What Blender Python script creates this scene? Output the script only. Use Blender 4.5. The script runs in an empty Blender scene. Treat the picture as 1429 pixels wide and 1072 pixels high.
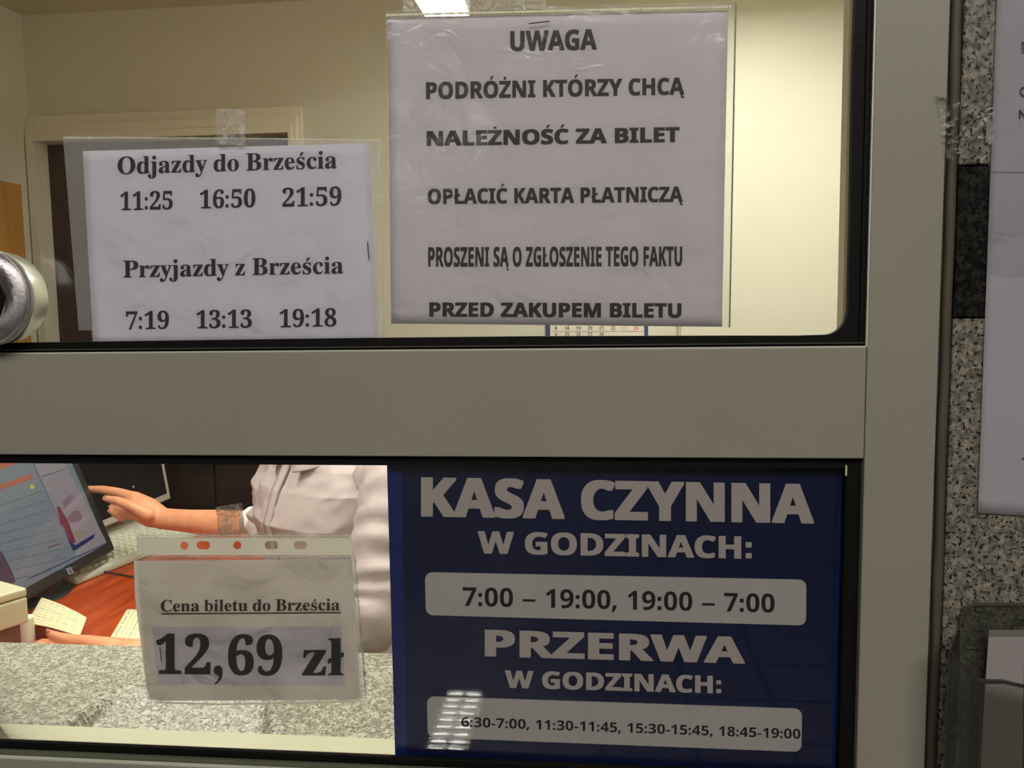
import bpy, bmesh, math, random
from mathutils import Vector, Matrix, noise
from mathutils.geometry import tessellate_polygon
random.seed(7)
SC = bpy.context.scene
COL = SC.collection
# ------------------------------------------------------------------ camera
W, H, F = 1429.0, 1072.0, 1200.0
MX = Vector((0.9946796571085431, 0.0038901313745975195, 0.10294292890878592))
MY = Vector((0.10208839504183925, 0.09660533834272406, -0.9900734155614266))
MZ = Vector((-0.013796352134254687, 0.995315163896128, 0.095694227549061))
CP = Vector((0.0, -0.6, 1.42))
cd = bpy.data.cameras.new('camera'); cam = bpy.data.objects.new('camera', cd); COL.objects.link(cam)
R = Matrix((MX, MY, MZ))
cam.matrix_world = Matrix.Translation(CP) @ R.to_4x4()
cd.sensor_fit = 'HORIZONTAL'; cd.sensor_width = 36.0; cd.lens = 36.0 * F / W; cd.clip_start = 0.02; cd.clip_end = 60
SC.camera = cam
SC.view_settings.view_transform = 'Standard'; SC.view_settings.look = 'None'
SC.view_settings.gamma = 1.0; SC.view_settings.use_curve_mapping = False
SC.view_settings.exposure = 0.0
SC.cycles.transparent_max_bounces = 24
# ------------------------------------------------------------------ world and lights
wd = bpy.data.worlds.new('world'); SC.world = wd; wd.use_nodes = True
wd.node_tree.nodes['Background'].inputs[0].default_value = (0.9, 0.85, 0.75, 1)
wd.node_tree.nodes['Background'].inputs[1].default_value = 0.02

def area(name, loc, rot, sx, sy, power, color):
    l = bpy.data.lights.new(name, 'AREA'); l.shape = 'RECTANGLE'; l.size = sx; l.size_y = sy; l.energy = power; l.color = color
    o = bpy.data.objects.new(name, l); o.location = loc; o.rotation_euler = rot; COL.objects.link(o); return o
area('booth_light', (0.42, 1.55, 2.40), (0, 0, 0), 0.5, 1.1, 24, (1.0, 0.97, 0.92))
bl_ = area('booth_light', (-0.92, 0.70, 2.42), (0, 0, 0), 0.25, 0.9, 15, (1.0, 0.965, 0.92)); bl_.data.spread = math.radians(115)
area('hall_light', (0.2, -2.0, 2.88), (math.radians(35), 0, 0), 2.6, 0.9, 54, (1.0, 0.955, 0.90))

# ------------------------------------------------------------------ helpers
def ray(px, py):
    return Vector((0, 0, 0)) + Vector((MX.dot(v), MY.dot(v), MZ.dot(v))) if (v := Vector((px - 714.5, -(py - 536.0), -F))) else None
def PY(px, py, Y):
    d = ray(px, py); return CP + d * ((Y - CP.y) / d.y)
def PZ(px, py, z):
    d = ray(px, py); return CP + d * ((z - CP.z) / d.z)
def PP(px, py, pt, n):
    d = ray(px, py); return CP + d * ((pt - CP).dot(n) / d.dot(n))
def srgb(r, g, b):
    f = lambda c: (c / 255 / 12.92) if c / 255 <= 0.04045 else ((c / 255 + 0.055) / 1.055) ** 2.4
    return (f(r), f(g), f(b), 1.0)
ORG = {}
def tag(o, label=None, cat=None, group=None, kind=None):
    if label: o['label'] = label
    if cat: o['category'] = cat
    if group: o['group'] = group
    if kind: o['kind'] = kind
    return o
def empty(name, loc, label=None, cat=None, group=None, kind=None):
    o = bpy.data.objects.new(name, None); o.location = loc; o.empty_display_size = 0.05
    COL.objects.link(o); ORG[o] = Vector(loc); return tag(o, label, cat, group, kind)
def mk(name, verts, faces, mat, parent=None, smooth=False, origin=None):
    verts = [Vector(v) for v in verts]
    if parent is not None: org = ORG[parent]
    elif origin is not None: org = Vector(origin)
    else:
        org = Vector((sum(v.x for v in verts) / len(verts), sum(v.y for v in verts) / len(verts), min(v.z for v in verts)))
    me = bpy.data.meshes.new(name)
    me.from_pydata([v - org for v in verts], [], faces); me.update()
    if smooth:
        for p in me.polygons: p.use_smooth = True
    if mat: me.materials.append(mat)
    o = bpy.data.objects.new(name, me); COL.objects.link(o); ORG[o] = org
    if parent is not None: o.parent = parent
    else: o.location = org
    return o
def mkbm(name, bm, mat, parent=None, smooth=False, recalc=True):
    if recalc: bmesh.ops.recalc_face_normals(bm, faces=bm.faces)
    bm.verts.index_update()
    vs = [v.co.copy() for v in bm.verts]; fs = [[v.index for v in f.verts] for f in bm.faces]
    bm.free(); return mk(name, vs, fs, mat, parent, smooth)
def bbox(bm, x0, x1, y0, y1, z0, z1, bev=0.0, seg=2):
    t = bmesh.new()
    bmesh.ops.create_cube(t, size=1.0)
    for v in t.verts:
        v.co = Vector(((x0 + x1) / 2 + v.co.x * (x1 - x0), (y0 + y1) / 2 + v.co.y * (y1 - y0), (z0 + z1) / 2 + v.co.z * (z1 - z0)))
    if bev > 0: bmesh.ops.bevel(t, geom=list(t.edges), offset=bev, segments=seg, affect='EDGES', profile=0.5)
    merge(bm, t); return bm
def merge(bm, t):
    m = {}
    for v in t.verts: m[v] = bm.verts.new(v.co)
    for f in t.faces:
        try: bm.faces.new([m[v] for v in f.verts])
        except ValueError: pass
    t.free()
def box(name, x0, x1, y0, y1, z0, z1, mat, parent=None, bev=0.0, seg=2):
    return mkbm(name, bbox(bmesh.new(), x0, x1, y0, y1, z0, z1, bev, seg), mat, parent)
def obox(name, o, ux, uy, uz, mat, parent=None, bev=0.0, seg=2):
    """box from corner o with edge vectors"""
    t = bbox(bmesh.new(), 0, ux.length, 0, uy.length, 0, uz.length, bev, seg)
    a, b, c = ux.normalized(), uy.normalized(), uz.normalized()
    for v in t.verts: v.co = o + a * v.co.x + b * v.co.y + c * v.co.z
    return mkbm(name, t, mat, parent)
def prism(name, pts, off, mat, parent=None, holes=()):
    """flat polygon(s) given as 3D points, extruded by vector off"""
    loops = [list(pts)] + [list(h) for h in holes]
    tri = tessellate_polygon(loops); flat = [p for l in loops for p in l]; n = len(flat)
    verts = flat + [p + off for p in flat]
    faces = [list(t) for t in tri] + [[i + n for i in reversed(t)] for t in tri]
    k = 0
    for l in loops:
        m = len(l)
        for i in range(m):
            j = (i + 1) % m; faces.append([k + i, k + j, k + j + n, k + i + n])
        k += m
    bm = bmesh.new()
    vv = [bm.verts.new(v) for v in verts]
    for f in faces:
        try: bm.faces.new([vv[i] for i in f])
        except ValueError: pass
    return mkbm(name, bm, mat, parent)
def pxprism(name, pxs, Y, t, mat, parent=None, holes=()):
    """pixel polygon laid on the vertical plane y=Y, t thick towards the hall"""
    return prism(name, [PY(x, y, Y) for x, y in pxs], Vector((0, -t, 0)), mat, parent, [[PY(x, y, Y) for x, y in h] for h in holes])
def rrect(c, r, n=6):
    """rounded quad from four corners (pixel coords)"""
    out = []
    for i in range(4):
        p = Vector(c[i]); a = (Vector(c[i - 1]) - p).normalized(); b = (Vector(c[(i + 1) % 4]) - p).normalized()
        for k in range(n + 1):
            t = k / n * math.pi / 2
            out.append(tuple(p + (a + b) * r - a * r * math.sin(t) - b * r * math.cos(t)))
    return out
def sheet(name, c, Y, mat, parent=None, nx=24, nz=16, amp=0.0006, sc=18.0, seed=0.0, thick=0.00025):
    """slightly buckled sheet between four pixel corners TL,TR,BR,BL"""
    tl, tr, br, bl = [Vector(p) for p in c]; vs = []; fs = []
    for side in (0, 1):
        for j in range(nz + 1):
            for i in range(nx + 1):
                u, v = i / nx, j / nz
                p = (tl * (1 - u) + tr * u) * (1 - v) + (bl * (1 - u) + br * u) * v
                q = PY(p.x, p.y, Y)
                q.y += -abs(amp) * (0.5 + 0.5 * noise.noise(Vector((q.x * sc, seed, q.z * sc)))) * 2 + (0 if side == 0 else -thick)
                vs.append(q)
    N = (nx + 1) * (nz + 1)
    if name.startswith('sleeve') or name == 'adhesive_tape':      # film: a single surface
        vs = vs[:N]
        for j in range(nz):
            for i in range(nx):
                a = j * (nx + 1) + i; fs.append([a, a + nx + 1, a + nx + 2, a + 1])
        return mk(name, vs, fs, mat, parent, smooth=True)
    for j in range(nz):
        for i in range(nx):
            a = j * (nx + 1) + i
            fs.append([a, a + 1, a + nx + 2, a + nx + 1]); fs.append([N + a, N + a + nx + 1, N + a + nx + 2, N + a + 1])
    ring = [i for i in range(nx + 1)] + [j * (nx + 1) + nx for j in range(1, nz + 1)] + [nz * (nx + 1) + i for i in range(nx - 1, -1, -1)] + [j * (nx + 1) for j in range(nz - 1, 0, -1)]
    for k in range(len(ring)):
        a, b = ring[k], ring[(k + 1) % len(ring)]; fs.append([a, a + N, b + N, b])
    return mk(name, vs, fs, mat, parent, smooth=True)
def tube_bm(bm, pts, rad, n=12, flat=None, cap=True):
    """tapered tube with round ends through pts; flat = (axis vector, factor) squashes the section"""
    P = [Vector(p) for p in pts]
    D = []
    for i in range(len(P)):
        a = P[max(i - 1, 0)]; b = P[min(i + 1, len(P) - 1)]; D.append((b - a).normalized())
    rings = []
    if cap:
        for k in (0.0, 0.35, 0.7): 
            th = k * math.pi / 2; rings.append((P[0] - D[0] * rad[0] * math.cos(th), max(rad[0] * math.sin(th), 1e-5), D[0]))
    for i in range(len(P)): rings.append((P[i], rad[i], D[i]))
    if cap:
        for k in (0.7, 0.35, 0.0):
            th = k * math.pi / 2; rings.append((P[-1] + D[-1] * rad[-1] * math.cos(th), max(rad[-1] * math.sin(th), 1e-5), D[-1]))
    ref = Vector((0, 0, 1)) if abs(D[0].z) < 0.9 else Vector((1, 0, 0))
    prev = None; a = (ref - D[0] * ref.dot(D[0])).normalized()
    for c, r, d in rings:
        a = (a - d * a.dot(d)).normalized(); b = d.cross(a)
        row = []
        for k in range(n):
            t = 2 * math.pi * k / n; o = (a * math.cos(t) + b * math.sin(t)) * r
            if flat: o -= flat[0] * o.dot(flat[0]) * (1 - flat[1])
            row.append(bm.verts.new(c + o))
        if prev:
            for k in range(n): bm.faces.new([prev[k], prev[(k + 1) % n], row[(k + 1) % n], row[k]])
        else: first = row
        prev = row
    bm.faces.new(list(reversed(first))); bm.faces.new(prev)
def tube(name, pts, rad, mat, parent=None, n=12):
    if not isinstance(rad, (list, tuple)): rad = [rad] * len(pts)
    bm = bmesh.new(); tube_bm(bm, pts, rad, n); return mkbm(name, bm, mat, parent, smooth=True)
def ell_bm(bm, c, rx, ry, rz, M=None, u=24, v=16):
    t = bmesh.new(); bmesh.ops.create_uvsphere(t, u_segments=u, v_segments=v, radius=1.0)
    for q in t.verts:
        w = Vector((q.co.x * rx, q.co.y * ry, q.co.z * rz))
        if M: w = M @ w
        q.co = Vector(c) + w
    merge(bm, t)

# ------------------------------------------------------------------ materials
def mat(name, col, rough=0.5, metal=0.0, spec=0.5, var=0.0, vscale=20.0, bump=0.0, bscale=60.0, col2=None, sss=0.0, coat=0.0, coat_rough=0.05, trans=0.0, emis=None, estr=0.0, stretch=None):
    m = bpy.data.materials.new(name); m.use_nodes = True; nt = m.node_tree; b = nt.nodes['Principled BSDF']
    b.inputs['Base Color'].default_value = col; b.inputs['Roughness'].default_value = rough; b.inputs['Metallic'].default_value = metal
    b.inputs['Specular IOR Level'].default_value = spec
    if coat: b.inputs['Coat Weight'].default_value = coat; b.inputs['Coat Roughness'].default_value = coat_rough
    if sss: b.inputs['Subsurface Weight'].default_value = sss; b.inputs['Subsurface Radius'].default_value = (0.01, 0.004, 0.002)
    if emis: b.inputs['Emission Color'].default_value = emis; b.inputs['Emission Strength'].default_value = estr
    tc = nt.nodes.new('ShaderNodeTexCoord'); src = tc.outputs['Object']
    if stretch:
        mp = nt.nodes.new('ShaderNodeMapping'); mp.inputs['Scale'].default_value = stretch; nt.links.new(src, mp.inputs[0]); src = mp.outputs[0]
    if var or col2:
        n = nt.nodes.new('ShaderNodeTexNoise'); n.inputs['Scale'].default_value = vscale; n.inputs['Detail'].default_value = 5; nt.links.new(src, n.inputs['Vector'])
        r = nt.nodes.new('ShaderNodeMix'); r.data_type = 'RGBA'
        r.inputs[6].default_value = col; r.inputs[7].default_value = col2 if col2 else tuple(c * (1 - var) for c in col[:3]) + (1,)
        mr = nt.nodes.new('ShaderNodeMapRange'); mr.inputs[1].default_value = 0.35; mr.inputs[2].default_value = 0.65
        nt.links.new(n.outputs[0], mr.inputs[0]); nt.links.new(mr.outputs[0], r.inputs[0]); nt.links.new(r.outputs[2], b.inputs['Base Color'])
    if bump:
        n = nt.nodes.new('ShaderNodeTexNoise'); n.inputs['Scale'].default_value = bscale; n.inputs['Detail'].default_value = 4; nt.links.new(src, n.inputs['Vector'])
        bp = nt.nodes.new('ShaderNodeBump'); bp.inputs['Strength'].default_value = bump; bp.inputs['Distance'].default_value = 0.002
        nt.links.new(n.outputs[0], bp.inputs['Height']); nt.links.new(bp.outputs[0], b.inputs['Normal'])
    if trans:
        t = nt.nodes.new('ShaderNodeBsdfTranslucent'); t.inputs[0].default_value = col; mx = nt.nodes.new('ShaderNodeMixShader'); mx.inputs[0].default_value = trans
        nt.links.new(b.outputs[0], mx.inputs[1]); nt.links.new(t.outputs[0], mx.inputs[2]); nt.links.new(mx.outputs[0], nt.nodes['Material Output'].inputs[0])
    return m
def clear(name, tint=(1, 1, 1, 1), haze=0.0, hazecol=(0.8, 0.8, 0.8, 1), rough=0.02, bump=0.0, bscale=60.0, gl=1.0, ior=1.45, hv=0.0, hvs=200.0):
    """thin clear sheet: see-through, fresnel gloss, a little haze"""
    m = bpy.data.materials.new(name); m.use_nodes = True; nt = m.node_tree; nt.nodes.remove(nt.nodes['Principled BSDF'])
    out = nt.nodes['Material Output']; tr = nt.nodes.new('ShaderNodeBsdfTransparent'); tr.inputs[0].default_value = tint
    g = nt.nodes.new('ShaderNodeBsdfGlossy'); g.inputs['Roughness'].default_value = rough
    fr = nt.nodes.new('ShaderNodeFresnel'); fr.inputs[0].default_value = ior
    mu = nt.nodes.new('ShaderNodeMath'); mu.operation = 'MULTIPLY'; mu.inputs[1].default_value = gl; nt.links.new(fr.outputs[0], mu.inputs[0])
    d = nt.nodes.new('ShaderNodeBsdfDiffuse'); d.inputs[0].default_value = hazecol
    tl = nt.nodes.new('ShaderNodeBsdfTranslucent'); tl.inputs[0].default_value = hazecol
    dm = nt.nodes.new('ShaderNodeMixShader'); dm.inputs[0].default_value = 0.5
    nt.links.new(d.outputs[0], dm.inputs[1]); nt.links.new(tl.outputs[0], dm.inputs[2])
    m1 = nt.nodes.new('ShaderNodeMixShader'); m1.inputs[0].default_value = haze
    nt.links.new(tr.outputs[0], m1.inputs[1]); nt.links.new(dm.outputs[0], m1.inputs[2])
    if hv:
        tc2 = nt.nodes.new('ShaderNodeTexCoord'); n2 = nt.nodes.new('ShaderNodeTexNoise'); n2.inputs['Scale'].default_value = hvs; n2.inputs['Detail'].default_value = 3; n2.inputs['Distortion'].default_value = 2.5
        nt.links.new(tc2.outputs['Object'], n2.inputs['Vector']); k2 = nt.nodes.new('ShaderNodeMapRange'); k2.inputs[1].default_value = 0.42; k2.inputs[2].default_value = 0.62; k2.inputs[3].default_value = haze; k2.inputs[4].default_value = hv
        nt.links.new(n2.outputs[0], k2.inputs[0]); nt.links.new(k2.outputs[0], m1.inputs[0])
    m2 = nt.nodes.new('ShaderNodeMixShader'); nt.links.new(mu.outputs[0], m2.inputs[0]); nt.links.new(m1.outputs[0], m2.inputs[1]); nt.links.new(g.outputs[0], m2.inputs[2])
    nt.links.new(m2.outputs[0], out.inputs[0])
    if bump:
        tc = nt.nodes.new('ShaderNodeTexCoord'); n = nt.nodes.new('ShaderNodeTexNoise'); n.inputs['Scale'].default_value = bscale; n.inputs['Detail'].default_value = 3; n.inputs['Distortion'].default_value = 1.5
        nt.links.new(tc.outputs['Object'], n.inputs['Vector']); bp = nt.nodes.new('ShaderNodeBump'); bp.inputs['Strength'].default_value = bump; bp.inputs['Distance'].default_value = 0.004
        nt.links.new(n.outputs[0], bp.inputs['Height']); nt.links.new(bp.outputs[0], g.inputs['Normal']); nt.links.new(bp.outputs[0], fr.inputs['Normal'])
    return m
def granite(name, base, light, dark, scale=260.0, thr=0.42, rough=0.25):
    m = bpy.data.materials.new(name); m.use_nodes = True; nt = m.node_tree; b = nt.nodes['Principled BSDF']; b.inputs['Roughness'].default_value = rough
    tc = nt.nodes.new('ShaderNodeTexCoord')
    def nz(sc, det, w=0.0):
        n = nt.nodes.new('ShaderNodeTexNoise'); n.inputs['Scale'].default_value = sc; n.inputs['Detail'].default_value = det; n.inputs['Roughness'].default_value = 0.6
        nt.links.new(tc.outputs['Object'], n.inputs['Vector']); return n.outputs[0]
    def ramp(src, p0, p1, c0, c1):
        r = nt.nodes.new('ShaderNodeValToRGB'); r.color_ramp.elements[0].position = p0; r.color_ramp.elements[1].position = p1
        r.color_ramp.elements[0].color = c0; r.color_ramp.elements[1].color = c1; nt.links.new(src, r.inputs[0]); return r.outputs[0]
    bl = (0, 0, 0, 1); wh = (1, 1, 1, 1)
    a = ramp(nz(scale * 0.45, 3), 0.42, 0.58, base, light)
    v = nt.nodes.new('ShaderNodeTexVoronoi'); v.inputs['Scale'].default_value = scale * 0.8; nt.links.new(tc.outputs['Object'], v.inputs['Vector'])
    mx0 = nt.nodes.new('ShaderNodeMix'); mx0.data_type = 'RGBA'; mx0.blend_type = 'OVERLAY'; mx0.inputs[0].default_value = 0.35
    nt.links.new(a, mx0.inputs[6]); 
    bw = nt.nodes.new('ShaderNodeRGBToBW'); nt.links.new(v.outputs['Color'], bw.inputs[0]); nt.links.new(bw.outputs[0], mx0.inputs[7])
    s = ramp(nz(scale, 2), thr - 0.04, thr + 0.02, wh, bl)
    mx = nt.nodes.new('ShaderNodeMix'); mx.data_type = 'RGBA'; nt.links.new(s, mx.inputs[0]); nt.links.new(mx0.outputs[2], mx.inputs[6]); mx.inputs[7].default_value = dark
    nt.links.new(mx.outputs[2], b.inputs['Base Color']); return m
def wood(name, c1, c2, stretch=(2, 2, 0.3), sc=9.0, rough=0.35):
    m = bpy.data.materials.new(name); m.use_nodes = True; nt = m.node_tree; b = nt.nodes['Principled BSDF']; b.inputs['Roughness'].default_value = rough
    tc = nt.nodes.new('ShaderNodeTexCoord'); mp = nt.nodes.new('ShaderNodeMapping'); mp.inputs['Scale'].default_value = stretch
    n = nt.nodes.new('ShaderNodeTexNoise'); n.inputs['Scale'].default_value = sc; n.inputs['Detail'].default_value = 7; n.inputs['Distortion'].default_value = 0.8
    r = nt.nodes.new('ShaderNodeValToRGB'); r.color_ramp.elements[0].position = 0.3; r.color_ramp.elements[1].position = 0.7
    r.color_ramp.elements[0].color = c1; r.color_ramp.elements[1].color = c2
    nt.links.new(tc.outputs['Object'], mp.inputs[0]); nt.links.new(mp.outputs[0], n.inputs['Vector']); nt.links.new(n.outputs[0], r.inputs[0]); nt.links.new(r.outputs[0], b.inputs['Base Color']); return m

M_alu = mat('grey_powder_coat', srgb(158, 154, 140), 0.45, var=0.05, vscale=8, bump=0.08, bscale=900)
M_alu_edge = mat('pale_aluminium_edge', srgb(226, 230, 206), 0.35, metal=0.1)  # paled to carry the light on the bottom frame edge
M_gasket = mat('black_rubber', srgb(11, 12, 9), 0.6, spec=0.2, bump=0.2, bscale=300)
M_cream_profile = mat('cream_inner_profile', srgb(214, 212, 182), 0.45, var=0.03)
M_glass = clear('window_glass', (0.97, 0.985, 0.96, 1), haze=0.004, rough=0.0, gl=0.9)
M_wall = mat('cream_wall_paint', srgb(224, 219, 201), 0.8, var=0.03, vscale=3, bump=0.15, bscale=120)
M_ceil = mat('ceiling_paint', srgb(214, 206, 178), 0.85, var=0.03, vscale=3)
M_floor = mat('booth_lino', srgb(120, 105, 88), 0.5, var=0.15, vscale=12)
M_casing = mat('ivory_door_casing', srgb(238, 230, 212), 0.5)
M_door = wood('dark_brown_door', srgb(52, 30, 24), srgb(78, 46, 36), (3, 3, 0.3))
M_ward = wood('honey_wood_veneer', srgb(146, 100, 40), srgb(172, 124, 56), (2, 2, 0.4), 7)
M_desk = wood('cherry_desk_laminate', srgb(150, 52, 16), srgb(196, 84, 32), (6, 0.8, 2), 6, 0.28)
M_paper = mat('white_paper', srgb(242, 238, 248), 0.85, var=0.04, vscale=9, bump=0.2, bscale=14, trans=0.28)
M_paper_warm = mat('warm_white_paper', srgb(246, 240, 232), 0.85, var=0.03, vscale=12, bump=0.12, bscale=30, trans=0.46)
M_paper_grey = mat('greyish_paper', srgb(228, 222, 226), 0.85, var=0.04, vscale=9, bump=0.15, bscale=16, trans=0.18)
M_strip = mat('white_plastic_strip', srgb(250, 247, 238), 0.5, trans=0.75)
M_ink = mat('black_ink', srgb(22, 21, 20), 0.6)
M_sleeve = clear('clear_plastic_sleeve', (0.985, 0.985, 0.98, 1), haze=0.06, rough=0.15, bump=0.32, bscale=24, gl=0.9)
M_sleeve_hazy = clear('milky_plastic_sleeve', (0.96, 0.97, 0.95, 1), haze=0.26, rough=0.2, bump=0.4, bscale=24, gl=0.9)
M_seam = mat('welded_seam', srgb(252, 250, 236), 0.3, trans=0.55)
M_tape = clear('clear_tape', (0.96, 0.96, 0.94, 1), haze=0.14, rough=0.1, bump=1.0, bscale=110, gl=1.0, hv=0.42, hvs=110)
M_tape_brown = clear('crinkled_tape', (0.80, 0.76, 0.70, 1), haze=0.30, hazecol=(0.42, 0.37, 0.31, 1), rough=0.1, bump=1.0, bscale=160, gl=1.0, hv=0.85, hvs=120)
M_tape_thin = clear('thin_clear_tape', (0.985, 0.985, 0.98, 1), haze=0.02, rough=0.12, bump=0.8, bscale=60, gl=0.9)
M_steel = mat('staple_steel', srgb(60, 60, 62), 0.35, metal=0.7)
M_gr_wall = granite('grey_speckled_granite', srgb(112, 106, 96), srgb(150, 144, 130), srgb(44, 43, 40), 360, 0.43)
M_gr_dark = granite('dark_granite', srgb(24, 25, 23), srgb(44, 45, 41), srgb(12, 12, 12), 420, 0.45)
M_gr_sill = granite('pale_granite', srgb(152, 148, 130), srgb(200, 196, 176), srgb(78, 80, 74), 400, 0.435, 0.45)
M_recess = mat('dark_brown_sealant', srgb(58, 48, 40), 0.7, var=0.2, vscale=40)

# ------------------------------------------------------------------ lettering
_gc = {}
def serif(ch):
    if 'A' <= ch <= 'Z': return chr(0x1D400 + ord(ch) - 65)
    if 'a' <= ch <= 'z': return chr(0x1D41A + ord(ch) - 97)
    if '0' <= ch <= '9': return chr(0x1D7CE + ord(ch) - 48)
    return ch
def sans(ch):
    if 'A' <= ch <= 'Z': return chr(0x1D5D4 + ord(ch) - 65)
    if 'a' <= ch <= 'z': return chr(0x1D5EE + ord(ch) - 97)
    if '0' <= ch <= '9': return chr(0x1D7EC + ord(ch) - 48)
    return ch
def _raw(body, off):
    c = bpy.data.curves.new('g', 'FONT'); c.body = body; c.size = 1.0; c.fill_mode = 'FRONT'; c.resolution_u = 3; c.dimensions = '2D'
    o = bpy.data.objects.new('g', c); me = bpy.data.meshes.new_from_object(o)
    vs = [(v.co.x, v.co.y, 0.0) for v in me.vertices]; fs = [list(p.vertices) for p in me.polygons]
    bpy.data.objects.remove(o); bpy.data.meshes.remove(me); bpy.data.curves.remove(c)
    if off > 0:      # heavier weight: the glyph with copies shifted around it
        V, Q = [], []
        for k, (dx, dy) in enumerate(((1, .6), (1, -.6), (-1, .6), (-1, -.6), (0, .6), (0, -.6), (1, 0), (-1, 0), (0, 0))):
            n = len(V); V += [(x + dx * off, y + dy * off, k * 0.00002) for x, y, z in vs]; Q += [[i + n for i in q] for q in fs]
        vs, fs = V, Q
    return vs, fs
BASE = {'ą': 'a', 'ć': 'c', 'ę': 'e', 'ł': 'l', 'ń': 'n', 'ó': 'o', 'ś': 's', 'ż': 'z', 'Ą': 'A', 'Ć': 'C', 'Ę': 'E', 'Ł': 'L', 'Ń': 'N', 'Ó': 'O', 'Ś': 'S', 'Ż': 'Z'}
def disc(cx, cy, r, n=14):
    vs = [(cx + r * math.cos(2 * math.pi * k / n), cy + r * math.sin(2 * math.pi * k / n)) for k in range(n)]; return vs, [list(range(n))]
def poly(pts): return list(pts), [list(range(len(pts)))]
def glyph(ch, style, off):
    k = (ch, style, off)
    if k in _gc: return _gc[k]
    f = serif if style == 'serif' else sans if style == 'sans' else (lambda c: c)
    cap = glyph_cap(style, off) if ch != 'H0' else 1
    s = 0.075 if style == 'serif' else 0.085
    vs, fs = [], []
    def add(g):
        n = len(vs); vs.extend(g[0]); fs.extend([[i + n for i in q] for q in g[1]])
    if ch == ' ': adv = cap * (0.36 if style == 'serif' else 0.40)
    elif ch in ':,.-–' :
        r = cap * (0.105 if style == 'serif' else 0.11) + off * 0.6
        if ch == ':':
            if style == 'serif': add(disc(r * 1.3, r, r)); add(disc(r * 1.3, cap * 0.62, r))
            else:
                for y in (0, cap * 0.5): add(poly([(r * .6, y), (r * 2.4, y), (r * 2.4, y + r * 1.9), (r * .6, y + r * 1.9)]))
            adv = r * 3.2
        elif ch == ',':
            if style == 'serif':
                add(disc(r * 1.4, r * 0.9, r * 1.15)); add(poly([(r * 1.3, 0.0), (r * 2.55, r * 0.9), (r * 2.5, -r * 0.3), (r * 2.1, -r * 1.2), (r * 1.4, -r * 2.0), (r * 0.6, -r * 2.45), (r * 0.5, -r * 2.15), (r * 1.2, -r * 1.5), (r * 1.6, -r * 0.8)]))
            else: add(poly([(r * 0.8, r * 1.9), (r * 2.5, r * 1.9), (r * 2.3, r * 0.6), (r * 1.2, -r * 1.5), (r * 0.1, -r * 1.5)]))
            adv = r * 3.4
        elif ch == '.': add(disc(r * 1.3, r, r)); adv = r * 3
        elif ch == '-': add(poly([(cap * .04, cap * .27), (cap * .40, cap * .27), (cap * .40, cap * .41), (cap * .04, cap * .41)])); adv = cap * .44
        else: add(poly([(cap * .06, cap * .30), (cap * .74, cap * .30), (cap * .74, cap * .43), (cap * .06, cap * .43)])); adv = cap * .8
    else:
        b = BASE.get(ch, ch)
        g = _raw(f(b), off); add(g)
        xs = [v[0] for v in g[0]]; ys = [v[1] for v in g[0]]; x0, x1, y1 = min(xs), max(xs), max(ys)
        g2 = _raw(f(b) + f('l'), off); gl = _raw(f('l'), off)
        adv = max(v[0] for v in g2[0]) - max(v[0] for v in gl[0])
        cx = (x0 + x1) / 2; w = cap
        if ch in 'ćńóśĆŃÓŚ':
            h = y1 + cap * 0.06
            add(poly([(cx - w * .07, h), (cx + w * .03, h), (cx + w * .20, h + w * .22), (cx + w * .02, h + w * .22)]))
        elif ch in 'żŻ':
            h = y1 + cap * 0.07; q = w * .085
            if style == 'serif': add(disc(cx, h + q, q))
            else: add(poly([(cx - q, h), (cx + q, h), (cx + q, h + 2 * q), (cx - q, h + 2 * q)]))
        elif ch in 'ąęĄĘ':
            e = x1 - w * .10
            add(poly([(e - w * .06, w * .02), (e + w * .06, w * .02), (e - w * .01, -w * .06), (e - w * .02, -w * .12), (e + w * .10, -w * .14), (e + w * .10, -w * .22), (e - w * .08, -w * .22), (e - w * .15, -w * .14), (e - w * .13, -w * .07)]))
        elif ch == 'Ł':
            e = x0 + w * .12; add(poly([(e - w * .17, w * .28), (e + w * .28, w * .50), (e + w * .28, w * .66), (e - w * .17, w * .44)]))
        elif ch == 'ł':
            add(poly([(cx - w * .20, w * .30), (cx + w * .20, w * .50), (cx + w * .20, w * .63), (cx - w * .20, w * .43)]))
    _gc[k] = (vs, fs, adv); return _gc[k]
_caps = {}
def glyph_cap(style, off):
    if (style, off) not in _caps:
        f = serif if style == 'serif' else sans if style == 'sans' else (lambda c: c)
        _caps[(style, off)] = max(v[1] for v in _raw(f('H'), off)[0])
    return _caps[(style, off)]
def line(s, p0, p1, hgt, style, off, place, m, parent, name='lettering', gap=0.0):
    """s written from pixel p0 (left end of baseline) to p1, cap height hgt px; place(px,py)->3D"""
    x = 0.0; vs, fs = [], []; cap = glyph_cap(style, off)
    for ch in s:
        g = glyph(ch, style, off); n = len(vs)
        vs += [(v[0] + x, v[1], v[2] if len(v) > 2 else 0.0) for v in g[0]]; fs += [[i + n for i in q] for q in g[1]]
        x += g[2] + gap
    a = min(v[0] for v in vs); b = max(v[0] for v in vs)
    e0, e1 = Vector(p0), Vector(p1); out = []
    up = Vector((0, -1)) if abs(e1.y - e0.y) < 60 else Vector(((e1.y - e0.y), -(e1.x - e0.x))).normalized()
    for vx, vy, vz in vs:
        t = (vx - a) / (b - a); q = e0.lerp(e1, t) + up * (vy / cap * hgt); out.append(place(q.x, q.y) - Vector((0, vz, 0)))
    return mk(name, out, fs, m, parent)

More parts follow.
